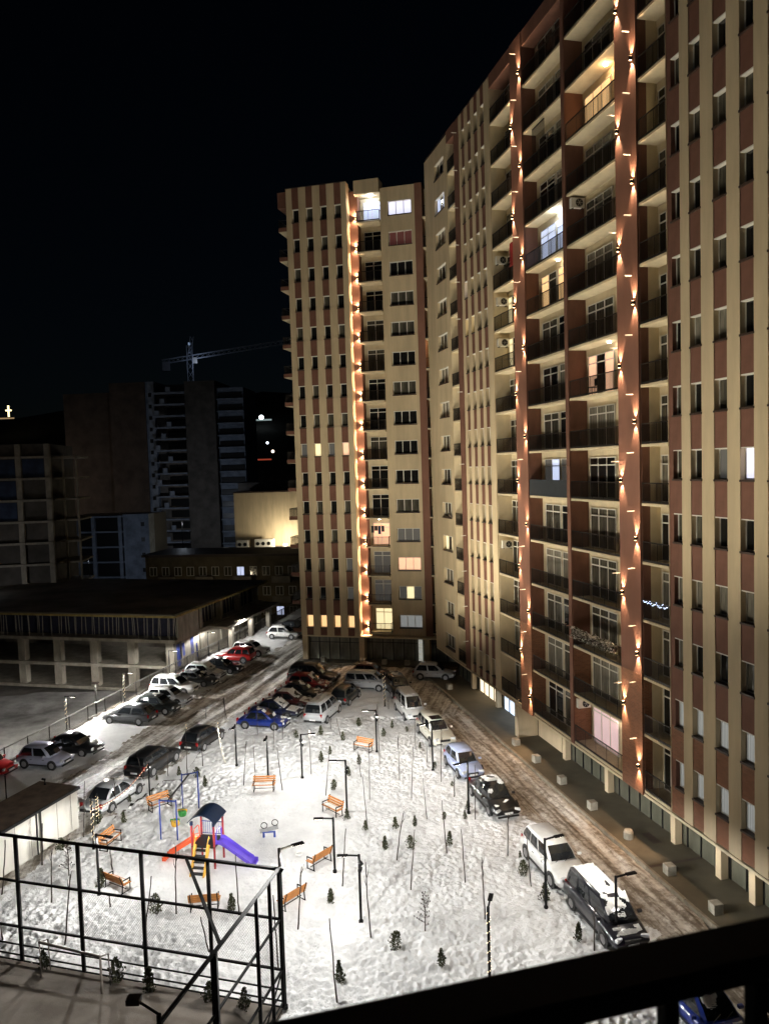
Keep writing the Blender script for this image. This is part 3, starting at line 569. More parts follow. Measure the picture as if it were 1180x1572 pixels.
MB().box(-.3, .3, -.4, .4, 66.2, 67).obj('beacon', mat('crane_lamp', (.4,.5,.7), .5, 0, emit=(.4,.55,.8), es=.5), CR)
# lights far off on the hillside
def hill_lamp(x, y, z, r, col, es, label, cat='light'):
    t = thing('hill_lamp', (x, y, z), 0, label, cat); MB().tube([(0,0,-6), (0,0,0)], .25, 6).obj('pole', M['steel'], t)
    MB().tube([(0,0,-r), (0,0,-r*.5), (0,0,r*.5), (0,0,r)], [r*.4, r, r, r*.4], 10).obj('lamp', mat('hill_lamp_glow', col, .5, 0, emit=col, es=es), t, smooth=True); return t
hc = thing('hill_cross', (-431.5, 897, 91), 0, 'glowing yellow cross standing on the dark hill at the far left', 'cross')
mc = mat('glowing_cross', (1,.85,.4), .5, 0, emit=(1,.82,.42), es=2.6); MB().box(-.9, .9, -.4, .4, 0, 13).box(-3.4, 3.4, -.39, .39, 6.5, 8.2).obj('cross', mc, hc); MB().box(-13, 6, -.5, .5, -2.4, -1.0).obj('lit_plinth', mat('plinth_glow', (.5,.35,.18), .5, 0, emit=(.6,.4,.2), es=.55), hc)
hill_lamp(-139, 895, 81.4, 2.6, (.85,.95,1), 5, 'brightest white light on the dark hillside left of the cream tower')
t = thing('lit_terrace', (-139, 893, 77.5), 0, 'pale lit terrace strip just below the brightest hillside light', 'terrace'); MB().box(-10, 12, -1, 1, 0, 1.6).obj('terrace', mat('terrace_glow', (.4,.5,.5), .5, 0, emit=(.35,.45,.45), es=.7), t)
for (u, z, c, l, r) in ((-165, 52, (.8,.9,1), 'small white light low on the dark hillside, leftmost of its row', 1.1), (-158, 44, (1,.5,.3), 'small orange light low on the dark hillside under the white one', 1.0), (-134, 52, (.8,.9,1), 'small white light on the hillside close to the cream tower', 1.1), (-128, 42, (1,.8,.65), 'small pinkish light lowest beside the cream tower balconies', 1.3), (-419, 56, (1,.9,.7), 'bright point light over the left edge frame building roof, left one', 1.8), (-387, 55, (1,.92,.8), 'bright point light over the left edge frame building roof, right one', 1.6)):
    hill_lamp(u, 750, z*.84+3.4, r, c, 5, l) if False else hill_lamp(u*.833, 750, 20.4+(z-20.4)*.833, r, c, 5, l)
t = thing('red_light_strip', (-140, 748, 30), 0, 'long thin red light strip low on the horizon left of the cream tower', 'light strip'); MB().box(-8, 32, -.5, .5, 0, 1.3).obj('strip', mat('red_glow', (.6,.1,.05), .5, 0, emit=(.8,.12,.06), es=.35), t)

# fill lamps added on poles to brighten the dark buildings behind
def fill_lamp(x, y, z0, h, power, color, label):
    t = thing('fill_lamp', (x, y, z0), 0, label, 'lamp'); MB().tube([(0,0,0), (0,0,h)], .08, 6).obj('pole', M['steel'], t); MB().box(-.3, .3, -.2, .2, h, h+.12).obj('lamp_head', M['sill'], t); point('bulb', t, (0, 0, h-.35), power, color, .15)
fill_lamp(-52, 96, -3, 9, 1100, (.95,.97,1), 'dim site lamp among the unfinished frame buildings'); fill_lamp(-52, 134, -3, 9, 1900, (.72,.82,1), 'bluish site lamp before the low frame building')
fill_lamp(-47, 178, -3, 12, 5500, (.74,.84,1), 'bluish site lamp at the foot of the dark tower'); fill_lamp(-27, 107, -3, 6, 900, (1,.85,.55), 'warm yard lamp before the old flats')
fill_lamp(-26, 67, -3, 5, 2600, (1,.93,.78), 'lamp on the lower lot beside the garage front')
fill_lamp(-88, 188, -3, 16, 4500, (1,.86,.7), 'warm site lamp left of the dark tower flank')
f = MB().box(-.4, .4, -.6, -.2, 63.4, 63.9).obj('jib_fill_head', M['crane'], CR); point('bulb', CR, (3, -3.5, 60), 140, (.6,.72,1), .2)  # point light added off the mast to brighten the jib
# ------------------------------------------------------------------ kiosk, fence, sports cage, railing
M['kiosk'] = mat('kiosk_panel', (.62,.60,.54), .6, .14, .7, (1,1,.3)); M['kroof'] = mat('kiosk_roof', (.15,.115,.09), .8, .3, 1.5)
ka = Vector((-18.3, 43.6, 0)); kd = Vector((-.335, -1.0, 0)).normalized(); kn = Vector((kd.y, -kd.x, 0))
rzk = math.atan2(kd.y, kd.x)
KI = thing('kiosk', ka, rzk, 'white walled kiosk of two joined cabins under a flat brown roof, by the left road', 'kiosk')
for i, (x0, x1, h) in enumerate(((0, 2.95, 2.3), (3.05, 7.5, 2.3))):
    MB().box(x0, x1, -2.6, 0, 0, h).obj('wall', M['kiosk'], KI, bevel=.02)
    MB().box(x0-.08, x1+.04, -2.75, .12, h+.005, h+.13).obj('roof', M['kroof'], KI)
    for q in range(int((x1-x0)/1.1)): MB().box(x0+.55+q*1.1, x0+.57+q*1.1, .001, .008, .1, h-.05).obj('panel_joint', M['concd'], KI)
for x in (2.95, 3.25): MB().tube([(x, .07, .0), (x, .07, 2.28)], .045, 6).obj('downpipe', M['trim'], KI)
MB().box(-.05, 7.5, .13, .19, 2.28, 2.44).obj('gutter', M['trim'], KI)
MB().tube([(.3, -2.0, 2.44), (.3, -2.0, 2.75), (.5, -2.0, 2.85)], .07, 8).obj('chimney', M['steel'], KI)
# left fence: rail, posts and bars
FN = thing('street_fence', (*FQ(38, -39.86), .06), math.atan2(fd[1], fd[0]), 'long dark metal railing fence along the left parking row', 'fence')
MB().box(0, 84, -.03, .03, 1.12, 1.2).box(0, 84, -.02, .02, .12, .17).obj('top_rail', mat('grey_rail', (.16,.15,.14), .5, .2), FN)
for i in range(36): link('post', shared('fp', lambda: MB().box(-.04, .04, -.04, .04, 0, 1.22).mesh('post', M['rail'])), FN, (i*2.4, 0, 0))
b = MB()
for i in range(700): x = .06+i*.12; b.box(x, x+.018, -.009, .009, .17, 1.12)
tag(b.obj('fence_bars', M['rail'], FN), kind='stuff')
# black steel ball cage
CG = thing('ball_cage', (cc[0], cc[1], .0), 0, 'tall black steel frame of the sports cage with rails, braces and wire mesh', 'sports cage')
A3 = Vector((ca[0], ca[1], 0)); B3 = Vector((cb_[0], cb_[1], 0)); Z3 = Vector((0,0,1))
def rod(name, a, b, w=.085): return MB().bar(a, b, w).obj(name, M['steel'], CG)
for s in (0, 2.95, 5.9, 8.85, 11.9, 14.9, 18): rod('post', A3*s, A3*s+Z3*5.5, .13) if s else None
rod('corner_post', Z3*.0, Z3*5.52, .12)
for s in (.88, 2.0, 8.2): rod('post', B3*s, B3*s+Z3*5.5, .12)
rod('gate_post', B3*5.1+A3*.0, B3*5.1+Z3*5.5, .2)
for z in (5.46, 3.52, 1.54): rod('long_rail', Z3*z, Z3*z+A3*22, .1 if z > 5 else .08); rod('side_rail', Z3*z, Z3*z+B3*13, .1 if z > 5 else .075)
for z in (.75, .3, .06): rod('low_rail', Z3*z, Z3*z+A3*22, .05); rod('low_rail', Z3*z, Z3*z+B3*13, .045)
rod('corner_brace', Vector((-8.14+4.38, 29.13-27.98, 5.44)), Vector((-5.61+4.38, 23.51-27.98, 5.44)), .1)
rod('side_brace', B3*.0+Z3*1.54, B3*2.0+Z3*.1, .05)
b = MB()
for d, L in ((A3, 9), (B3, 2.0)):
    n = int(L/.11)
    for i in range(n+14):
        for sgn in (1, -1):
            s0 = (i-14)*.11 if sgn > 0 else i*.11; s1 = s0+sgn*1.5
            z0, z1 = (1.6, 3.5)
            lo, hi = max(0, min(s0, s1)), min(L, max(s0, s1))
            if hi-lo < .05: continue
            f0 = (lo-s0)/(s1-s0); f1 = (hi-s0)/(s1-s0)
            b.bar(d*lo+Z3*(z0+(z1-z0)*f0), d*hi+Z3*(z0+(z1-z0)*f1), .0032)
tag(b.obj('wire_mesh', M['rail'], CG), kind='stuff')
LAMPW = (1, .985, .945)
PWR = .31
def head_mesh():
    b = MB(); b.bar((0,0,0), (.62,0,.04), .06); b.box(.5, .98, -.09, .09, -.0, .055); return b
def lamp_post(x, y, h, ang, label, power=520, color=LAMPW, head=True, wrap=False, cone=156, group=None, arm=True, r=.06, cat='street lamp'):
    t = thing('street_lamp', (x, y, -.05), ang, label, cat, group)
    link('pole', shared(('pole', h, r), lambda: MB().tube([(0,0,0), (0,0,h+.05)], r, 8).tube([(0,0,.0), (0,0,.12)], r*1.7, 8).mesh('pole', M['steel'])), t)
    if arm:
        a = link('lamp_head', shared('lh', lambda: head_mesh().mesh('lamp_head', M['steel'])), t, (0, 0, h))
        link('led_panel', shared('lp', lambda: MB().box(.53, .95, -.07, .07, -.012, -.004).mesh('led_panel', M['led'])), a)
        if power: batwing(spot('lamp_light', a, (.74, 0, -.06), (0,0,-1), power*PWR, 172, color, .12, .12), 1.75, 12)
    if wrap:
        b = MB()
        for i in range(46):
            z = .5+(h-.6)*i/46; q = i*.9; c = Vector(((r+.02)*math.cos(q), (r+.02)*math.sin(q), z)); b.box(c.x-.012, c.x+.012, c.y-.012, c.y+.012, c.z-.012, c.z+.012)
        b.obj('string_lights', M['fairy'], t)
    return t
PI = math.pi
def front_fill(t, z, aim, power, cone=105, color=(1,.90,.70)):  # added fill: a flood head and spot that brighten the house fronts
    d = Vector(aim).normalized(); t_r = t.rotation_euler.z; dl = Matrix.Rotation(-t_r, 3, 'Z') @ d
    b = MB(); b.bar((0,0,z), tuple(Vector((0,0,z))+dl*.16), .22, .16); b.obj('fill_head', M['steel'], t)
    spot('fill_light', t, tuple(Vector((0,0,z))+dl*.2), dl, power, cone, color, .9, .1)
lamp_post(-10.78, 52.28, 2.9, -PI/2, 'black lamp post among saplings, behind and left of the camera-facing bench', 300)
lamp_post(-8.29, 50.21, 2.75, -PI/2, 'black lamp post standing right behind the camera-facing slatted bench', 460)
lamp_post(-5.96, 49.76, 2.95, .1, 'black lamp post right of the camera-facing bench, in front of the silver minivan', 480)
lamp_post(-1.07, 54.04, 3.05, PI, 'black lamp post with arm to the left, beside the shrub-hidden bench', 420)
lamp_post(-2.76, 44.53, 3.15, PI, 'black lamp post with arm to the left, beside the tall-backed orange bench', 520)
lamp_post(2.71, 50.36, 3.3, -2.6, 'black lamp post in front of the cream estate car', 430)
lamp_post(4.39, 43.93, 3.1, -2.6, 'black lamp post in front of the pale blue hatchback', 420)
lamp_post(-1.61, 33.44, 3.1, PI, 'black lamp post with arm to the left, nearest in the open snow', 500)
lamp_post(-3.06, 37.81, 2.8, PI, 'black lamp post wrapped in beads beside the right hand bench of the play area', 430, wrap=False)
lamp_post(6.84, 34.08, 3.26, .35, 'black lamp post with arm over the white estate car', 360, (1,.955,.87))
lamp_post(9.2, 31.2, 3.0, .3, 'black lamp post at the snowy dark minivan', 330, (1,.955,.87))
lamp_post(-14.41, 36.26, 3.07, -.4, 'black lamp post at the left edge of the play area, beside the back-turned bench', 1100)
lamp_post(3.55, 28.9, 3.2, 1.3, 'lamp post with a square head and fairy lights, just above the near railing', 150, wrap=True)
lamp_post(cc[0]+.05, cc[1]+.1, 6.2, .5, 'tall lamp post at the corner of the ball cage with a small arm', 3600, (1,.985,.95), r=.065, cone=150)
for i, (x, y, h, l, wr, pw) in enumerate(((-26.06, 60.78, 2.8, 'lamp post wrapped in fairy lights on the left fence beside the black saloon', True, 1700), (-23.8, 67.9, 2.7, 'lamp post wrapped in fairy lights on the left fence behind the dark grey hatchback', True, 1700), (-22.1, 76.4, 2.6, 'thin lamp post on the left fence at the blue tarps', False, 650), (-20.11, 84.81, 2.6, 'thin lamp post on the left fence behind the red car', False, 650), (-17.6, 90.5, 2.9, 'farthest lamp post on the left fence, near the far white hatchback', False, 900))):
    lamp_post(x, y, h, -.25, l, pw, LAMPW, wrap=wr, r=.05)
lamp_post(-24.46, 47.58, 1.6, 0, 'short dark post in the snow behind the kiosk', 0, arm=False, r=.04, cat='post')
lamp_post(-.47, 64.24, 3.0, 0, 'post wrapped in warm fairy lights between the silver minivan and the dark car', 0, arm=False, wrap=True, cat='lit post')
lamp_post(-16.47, 40.99, 2.9, 0, 'taller of two posts wrapped in fairy lights beside the kiosk', 0, arm=False, wrap=True, r=.045, cat='lit post')
lamp_post(-17.24, 43.74, 1.9, 0, 'shorter of two posts wrapped in fairy lights beside the kiosk', 0, arm=False, wrap=True, r=.045, cat='lit post')
lamp_post(-15.34, 47.44, 2.2, 0, 'plain dark post behind the left bench carrying the fairy light string', 0, arm=False, r=.05, cat='post')
t = thing('fairy_light_string', (-15.34, 47.44, 2.15), 0, 'drooping string of fairy lights running down from the post by the silver saloon', 'fairy lights')
b = MB(); e = MB(); p1 = Vector((-2.0, -4.4, -.9)); pts = [p1*(i/24)+Vector((0,0,-.5*math.sin(PI*i/24))) for i in range(25)]
b.tube(pts, .025, 5); b.obj('cable', mat('reddish_cable', (.35,.10,.06), .6, .2), t)
for i, p in enumerate(pts): e.box(p.x-.022, p.x+.022, p.y-.022, p.y+.022, p.z-.05, p.z-.01)
e.obj('bulbs', M['fairy'], t)
for x, y, h, lean, l in ((-11.63, 52.79, 2.9, -.5, 'white leaning trunk lit by fairy lights near the dark car with red tail lamp'), (-14.98, 55.61, 1.9, -.15, 'pale leaning trunk standing in front of the dark car with red tail lamp')):
    t = thing('bare_tree', (x, y, -.05), 0, l, 'tree'); pts = [(lean*(i/8)**.6, 0, h*i/8) for i in range(9)]
    MB().tube(pts, [.06-.004*i for i in range(9)], 6).obj('trunk', mat('white_bark', (.6,.57,.5), .8, .2, 5), t)
    b = MB()
    for p in pts[1:]: b.box(p[0]+.05, p[0]+.09, -.02, .02, p[2]-.02, p[2]+.02)
    b.obj('string_lights', M['fairy'], t)
# flood lamp and goal in the ball court
t = thing('court_floodlight', (-6.55, 20.1, .1), 0, 'dark floodlight head on an arm inside the ball cage, bottom left', 'floodlight')
MB().tube([(0,0,0), (0,0,5.6)], .07, 8).obj('pole', M['steel'], t); MB().bar((0,0,5.6), (-.62,.3,5.75), .05).obj('arm', M['steel'], t); MB().box(-.98, -.6, .22, .52, 5.68, 5.85).obj('lamp_head', M['sill'], t, bevel=.02)
t = thing('football_goal', (-14.5, 30.1, .08), math.atan2(-1.08, 2.9), 'grey tubular football goal in front of the cage rails', 'goal')
MB().tube([(0,0,0), (0,0,1.5), (3.05,0,1.5), (3.05,0,0)], .055, 8).obj('front_frame', mat('grey_goal_tube', (.22,.19,.165), .5, .2), t)
for x in (0, 3.05): MB().tube([(x,0,1.5), (x,.45,1.35), (x,.5,0)], .03, 6).obj('back_stay', M['concd'], t)
# blunt concrete cubes along the kerb
CUBE = shared('cube', lambda: MB().box(-.235, .235, -.235, .235, 0, .47).mesh('concrete_cube', mat('pale_concrete_block', (.34,.32,.265), .85, .25, 3, bump=.006), bevel=.03))
CP = [(39.56, 'second pale concrete cube beyond the drain channel'), (43.35, 'pale concrete cube opposite the black saloon'), (47.06, 'pale concrete cube opposite the pale blue hatchback'), (50.42, 'pale concrete cube beside the ground floor cream wall'), (32.1, 'pale concrete cube opposite the white estate car, right of the drain channel'), (28.69, 'nearest pale concrete cube on the pavement'), (65.12, 'far pale concrete cube beside the road bend')]
for tt, l in CP: tag(link('concrete_cube', CUBE, None, (*RBp(-tt, -.42), .13), random.uniform(-1.4, -1.2)), l, 'bollard', 'concrete cubes along the kerb')
t = thing('bollard', (*RBp(-35.85, -.35), .13), 0, 'rounded concrete bollard at the corner of the drain channel', 'bollard')
MB().tube([(0,0,0), (0,0,.35), (0,0,.46), (0,0,.5)], [.26,.26,.2,.08], 14).obj('bollard', bpy.data.materials['pale_concrete_block'], t, smooth=False)
for i, a in enumerate((-27.2, -22.9, -20.6, -18.2)): tag(link('concrete_cube', CUBE, None, (*TWp(a, -.6), .16), -.26), ['leftmost', 'second', 'third', 'rightmost'][i]+' small concrete cube before the tower shop glass', 'bollard', 'concrete cubes before the tower')
# balcony rail the picture is taken over
RL = thing('balcony_rail', (.128, .635, EYE-.45), math.atan2(.13, .46)-.017, 'out of focus dark balcony railing close to the lens, bottom edge', 'railing')
dk = mat('dark_rail_paint', (.012,.009,.008), .7, .3, 20)
MB().box(-1.2, 1.2, -.025, .03, -.022, .0).obj('top_rail', dk, RL, bevel=.004)
for i in range(-12, 13): link('baluster', shared('blst', lambda: MB().box(-.007, .007, -.007, .007, -.9, -.0225).mesh('baluster', dk)), RL, (.0235+i*.094, 0, 0))
MB().box(-1.2, 1.2, -.012, .012, -.15, -.082).obj('lower_rail', mat('brown_lower_rail', (.03,.012,.009), .6, .3, 20), RL, bevel=.012)
# ------------------------------------------------------------------ cars
def car_parts(kind, L, W, Hh, paint, glassm):
    """meshes of one car, +x is the nose"""
    sil = {'hatch': [(-1, .62, .93), (-.97, .72, .95), (-.6, .84, 1), (0, .83, 1), (.42, .82, 1), (.62, .74, .98), (.88, .64, .93), (.99, .52, .84)],
           'sedan': [(-1, .60, .90), (-.93, .70, .95), (-.62, .76, 1), (0, .76, 1), (.4, .76, 1), (.62, .70, .98), (.9, .60, .92), (.99, .48, .83)],
           'suv': [(-1, .72, .94), (-.97, .86, .96), (-.6, .95, 1), (0, .95, 1), (.42, .94, 1), (.6, .88, .99), (.88, .78, .95), (.99, .62, .88)],
           'van': [(-1, .75, .95), (-.985, .92, .97), (-.6, .98, 1), (0, .98, 1), (.5, .96, 1), (.72, .84, .98), (.92, .70, .93), (.99, .55, .86)]}[kind]
    cab = {'hatch': (-.96, -.72, .10, .48), 'sedan': (-.72, -.40, .06, .46), 'suv': (-.97, -.82, .10, .45), 'van': (-.975, -.90, .30, .66)}[kind]
    belt = sil[3][1]*1.0; out = {}
    b = MB(); rings = []
    for (x, zt, wk) in sil:
        hw = W/2*wk; X = x*L/2; zb = .22+.10*max(0, abs(x)-.8)/.2
        rings.append([(X, -hw*.86, zb), (X, -hw*.99, zb+.14), (X, -hw, (zb+zt)*.55), (X, -hw*.965, zt-.09), (X, -hw*.84, zt), (X, 0, zt+.025), (X, hw*.84, zt), (X, hw*.965, zt-.09), (X, hw, (zb+zt)*.55), (X, hw*.99, zb+.14), (X, hw*.86, zb)])
    b.loft(rings); out['body'] = b.mesh('body', paint, smooth=False, bevel=0)
    out['body'].polygons.foreach_set('use_smooth', [True]*len(out['body'].polygons))
    xr, xrr, xfr, xf = (c*L/2 for c in cab); wb, wt = W/2*.85, W/2*.66
    zr = Hh; m = (xrr+xfr)/2
    c = MB(); rg = []
    for (X0, X1, z, hw) in ((xr, xf, belt-.03, wb), (xr*.6+xrr*.4, xf*.6+xfr*.4, belt+(zr-belt)*.45, wb*.62+wt*.38+.02), (xrr, xfr, zr-.07, wt+.03), (xrr+.12, xfr-.12, zr, wt-.08)):
        mm = (X0+X1)/2; rg.append([(X0, -hw*.94, z), (mm, -hw, z), (X1, -hw*.9, z), (X1+.05*(z < zr-.1), 0, z), (X1, hw*.9, z), (mm, hw, z), (X0, hw*.94, z), (X0-.04*(z < zr-.1), 0, z)])
    c.loft(rg, closed=True); out['cabin'] = c.mesh('cabin', paint, smooth=True)
    zl, zh = belt+.05, zr-.13
    def rp(fi, z):
        q = max(0, min(len(rg)-2, [k for k in range(len(rg)) if rg[k][0][2] <= z+1e-6][-1])); f = (z-rg[q][0][2])/(rg[q+1][0][2]-rg[q][0][2])
        fi %= 8; i0 = int(fi); t = fi-i0; i1 = (i0+1) % 8
        A = Vector(rg[q][i0]).lerp(Vector(rg[q][i1]), t); B_ = Vector(rg[q+1][i0]).lerp(Vector(rg[q+1][i1]), t); p = A.lerp(B_, f); p.z = z; return p
    def panel(fis, off):
        q = MB(); n = len(fis); zs = [zl, rg[1][0][2], zh]; vs = [rp(fi, z)+off for z in zs for fi in fis]
        return q.add(vs, [(r*n+i, r*n+i+1, (r+1)*n+i+1, (r+1)*n+i) for r in range(2) for i in range(n-1)])
    out['windscreen'] = panel((2.1, 2.55, 3.0, 3.45, 3.9), Vector((.03, 0, .015))).mesh('windscreen', glassm)
    out['rear_window'] = panel((6.1, 6.55, 7.0, 7.45, 7.9), Vector((-.03, 0, .012))).mesh('rear_window', glassm); sw = []
    segs = [(.14, .94), (1.05, 1.84)] if kind in ('hatch', 'sedan') else [(.06, .60), (.68, 1.22), (1.3, 1.9)]
    for s, lo in ((-1, 0), (1, 4)):
        for a0, a1 in segs:
            if s > 0: a0, a1 = 2-a1, 2-a0
            sw.append(panel([lo+a0, lo+(a0+a1)/2, lo+a1] if not (a0 < 1 < a1) else [lo+a0, lo+1, lo+a1], Vector((0, s*.02, .0))).mesh('side_window', glassm))
    out['sw'] = sw; out['dims'] = (L, W, Hh, belt, sil, cab, wt)
    return out
def tyre_mesh(r): return MB().tube([(0,-.11,0), (0,-.08,0), (0,.08,0), (0,.11,0)], [r*.88, r, r, r*.88], 16).mesh('tyre', M['tyre'])
def rim_mesh(r):
    b = MB(); b.tube([(0,-.116,0), (0,.116,0)], r*.30, 8)
    for k in range(5):
        a = k*2*PI/5
        for s in (-.117, .117): b.bar((0,s,0), (r*.62*math.cos(a), s, r*.62*math.sin(a)), .075*r/.31, .02, (0,1,0))
    b.tube([(0,-.112,0), (0,.112,0)], r*.64, 14); return b.mesh('rim', M['rim'])
_paint = {}
def paint(name, c, metal=.0):
    if name not in _paint: _paint[name] = mat('car_paint_'+name, c, .28, .06, 3, spec=.5, coat=.5, metal=metal)
    return _paint[name]
def snow_patch(x0, x1, hw, zf, cover, seed, th=.025, n=30, m=20):
    r = random.Random(seed); b = MB(); ph = [r.uniform(0, 6.28) for _ in range(6)]
    def on(i, j): 
        u, v = i/n, j/m
        return .5+.28*math.sin(5*u+ph[0]+3*v)+.24*math.sin(7*v+ph[1]-4*u)+.2*math.sin(11*u+ph[2])*math.sin(9*v+ph[3]) < cover*1.35-.1
    def pt(i, j, dz): x = x0+(x1-x0)*i/n; y = -hw+2*hw*j/m; return (x, y, zf(x)+dz)
    for i in range(n):
        for j in range(m):
            if on(i, j): b.add([pt(i,j,.002), pt(i+1,j,.004), pt(i+1,j+1,.004), pt(i,j+1,.004), *(pt(i+di, j+dj, th*(1+.5*math.sin(3*(i+di)+j+dj))) for di, dj in ((0,0),(1,0),(1,1),(0,1)))], [(4,5,6,7), (0,1,5,4), (1,2,6,5), (2,3,7,6), (3,0,4,7)])
    return b
def car(x, y, dirv, kind, pname, col, label, L=None, W=None, Hh=None, snow=0, snowf=0, metal=0, tail=False):
    D = {'hatch': (3.85, 1.72, 1.48), 'sedan': (4.45, 1.78, 1.42), 'suv': (4.4, 1.84, 1.66), 'van': (4.5, 1.8, 1.78)}[kind]
    L = L or D[0]; W = W or D[1]; Hh = Hh or D[2]; pm = paint(pname, col, metal)
    key = ('car', kind, pname, L, W, Hh); P = shared(key, lambda: car_parts(kind, L, W, Hh, pm, M['cglass']))
    t = thing('parked_car', (x, y, .02), math.atan2(dirv[1], dirv[0]), label, 'car', 'cars parked around the court')
    link('body', P['body'], t); link('cabin', P['cabin'], t); link('windscreen', P['windscreen'], t); link('rear_window', P['rear_window'], t)
    for s in P['sw']: link('side_window', s, t)
    r = .31 if kind != 'suv' else .35
    for sx in (-.62, .62):
        for sy in (-1, 1):
            wl = link('wheel', shared(('ty', r), lambda: tyre_mesh(r)), t, (sx*L/2, sy*(W/2-.09), r)); link('rim', shared(('rim', r), lambda: rim_mesh(r)), wl)
            link('wheel_arch', shared(('wa', r), lambda: MB().tube([(0,-.012,0), (0,.012,0)], r*1.17, 18).mesh('wheel_arch', M['trim'])), t, (sx*L/2, sy*(W/2-.004), r+.02))
    zf = P['dims'][4][6][1]; zb = P['dims'][4][0][1]
    for s in (-1, 1):
        link('headlight', shared(('hl', kind), lambda: MB().box(-.10, .06, -.17, .17, -.07, .07).mesh('headlight', M['lampc'], bevel=.03)), t, (L/2*.955, s*W*.33, zf-.06), s*-.42)
        link('tail_light', shared(('tl', kind), lambda: MB().box(-.05, .05, -.09, .09, -.14, .14).mesh('tail_light', M['lampr'], bevel=.02)), t, (-L/2*.975, s*W*.385, zb+.08), s*.25)
        mi = link('wing_mirror', shared(('wm', pname), lambda: MB().box(-.06, .08, -.1, .1, -.06, .07).mesh('wing_mirror', pm, bevel=.03)), t, (P['dims'][5][3]*L/2-.35, s*(W/2+.08), P['dims'][3]+.10))
        for q in (0, 1): link('door_handle', shared('dh', lambda: MB().box(-.09, .09, -.012, .012, -.015, .015).mesh('door_handle', M['trim'])), t, (-.55+q*1.0, s*(W/2*.985), P['dims'][3]-.17))
        link('side_skirt', shared(('sk', L), lambda: MB().box(-L*.2, L*.2, -.02, .02, -.05, .05).mesh('side_skirt', M['trim'])), t, (0, s*(W/2-.01), .29))
    link('grille', shared(('gr', W), lambda: MB().box(-.03, .04, -W*.2, W*.2, -.07, .07).box(-.03, .05, -W*.36, W*.36, -.27, -.19).mesh('grille', M['trim'])), t, (L/2*.985, 0, zf-.16))
    link('rear_bumper', shared(('rb', W), lambda: MB().box(-.06, .04, -W*.42, W*.42, -.08, .1).mesh('rear_bumper', M['trim'], bevel=.02)), t, (-L/2*.995, 0, .36))
    for sx, z in ((L/2*.995+.05, .42), (-L/2-.07, .5)): link('number_plate', shared('np', lambda: MB().box(-.012, .012, -.25, .25, -.055, .055).mesh('number_plate', M['plate'])), t, (sx, 0, z))
    for s in (-.25, .25): link('wiper', shared('wp', lambda: MB().bar((0,0,0), (-.14,.42,.14), .02).mesh('wiper', M['trim'])), t, (P['dims'][5][3]*L/2+.03, s-.2, P['dims'][3]+.03))
    xr, xrr, xfr, xf = (c*L/2 for c in P['dims'][5])
    if snow: tag(snow_patch(xrr+.12, xfr-.1, P['dims'][6]-.1, lambda q: Hh, snow, x).obj('snow_cover', M['snowcap'], t), kind='stuff')
    if snowf:
        tag(snow_patch(xf+.16, L/2*.9, W*.34, lambda q: np.interp(q/(L/2), [s[0] for s in P['dims'][4]], [s[1] for s in P['dims'][4]])+.012, snowf, x+1).obj('snow_cover', M['snowcap'], t), kind='stuff')
        be = P['dims'][3]; tag(snow_patch(xfr-.02, xf-.04, P['dims'][6]*1.0, lambda q: Hh-.05+(be+.05-Hh)*(q-xfr)/(xf-xfr)+.06, snowf*.9, x+2, th=.05).obj('snow_cover', M['snowcap'], t), kind='stuff')
    return t
XR = (.969, -.246); XL = (-.969, .246); DN = (.2419, -.9703); UP = (.30, .954)
SILV = (.48,.49,.50); DKG = (.06,.062,.066); BLK = (.014,.014,.015); WHT = (.72,.72,.70)
car(-28.0, 52.2, XR, 'hatch', 'red', (.42,.02,.02), 'red car cut off by the left picture edge')
car(-24.5, 53.4, XR, 'hatch', 'lavender', (.40,.41,.52), 'lavender silver small hatchback, nearest whole car in the left row', L=3.6, Hh=1.52)
car(-23.5, 55.8, XR, 'sedan', 'black', BLK, 'black saloon with gleaming windscreen beside the lavender hatchback', L=4.3)
car(-21.5, 62.4, XL, 'hatch', 'darkgrey', DKG, 'dark grey hatchback with its nose to the left fence', L=4.3)
car(-19.9, 64.9, XR, 'hatch', 'darkgreen', (.035,.04,.038), 'dark small car half hidden behind the grey hatchback', L=3.7, snow=.25)
car(-19.6, 67.2, XR, 'hatch', 'silver', SILV, 'silver grey hatchback between the dark small car and the white off-roader', L=4.0, snow=.5)
car(-19.9, 70.3, XR, 'suv', 'white', WHT, 'white off-roader with dark windows in the left row')
car(-18.7, 73.0, XR, 'sedan', 'darkgrey', DKG, 'dark grey saloon with partly snowy roof behind the white off-roader', snow=.4, snowf=.2)
car(-18.3, 75.3, XR, 'hatch', 'silver', SILV, 'snow covered pale car in the left row', snow=.97, snowf=.95, L=4.0)
car(-17.1, 77.4, XR, 'sedan', 'black', BLK, 'black saloon just before the red car', snow=.4, snowf=.15)
car(-16.4, 81.4, XL, 'suv', 'red', (.42,.02,.02), 'bright red off-roader in the left row', L=4.1, Hh=1.6)
car(-15.2, 84.2, XR, 'suv', 'white', WHT, 'white car with dark back next to the red off-roader', L=3.9, Hh=1.55, snow=.5)
car(-12.6, 92.2, XR, 'hatch', 'white', WHT, 'white hatchback alone at the far end of the left road', L=4.0, Hh=1.52)
car(-11.4, 95.2, XR, 'hatch', 'black', BLK, 'dark car half hidden behind the far white hatchback')
car(-17.4, 46.9, (.30,.954), 'sedan', 'silver', SILV, 'silver saloon with dark glass parked beside the kiosk', L=4.4)
car(-16.5, 52.2, (.30,.954), 'suv', 'black', BLK, 'black car behind the left bench, facing away', L=4.4, Hh=1.55)
car(-14.1, 56.6, (.30,.954), 'hatch', 'black', BLK, 'dark car with red tail lamps behind the saplings, facing away', L=4.1)
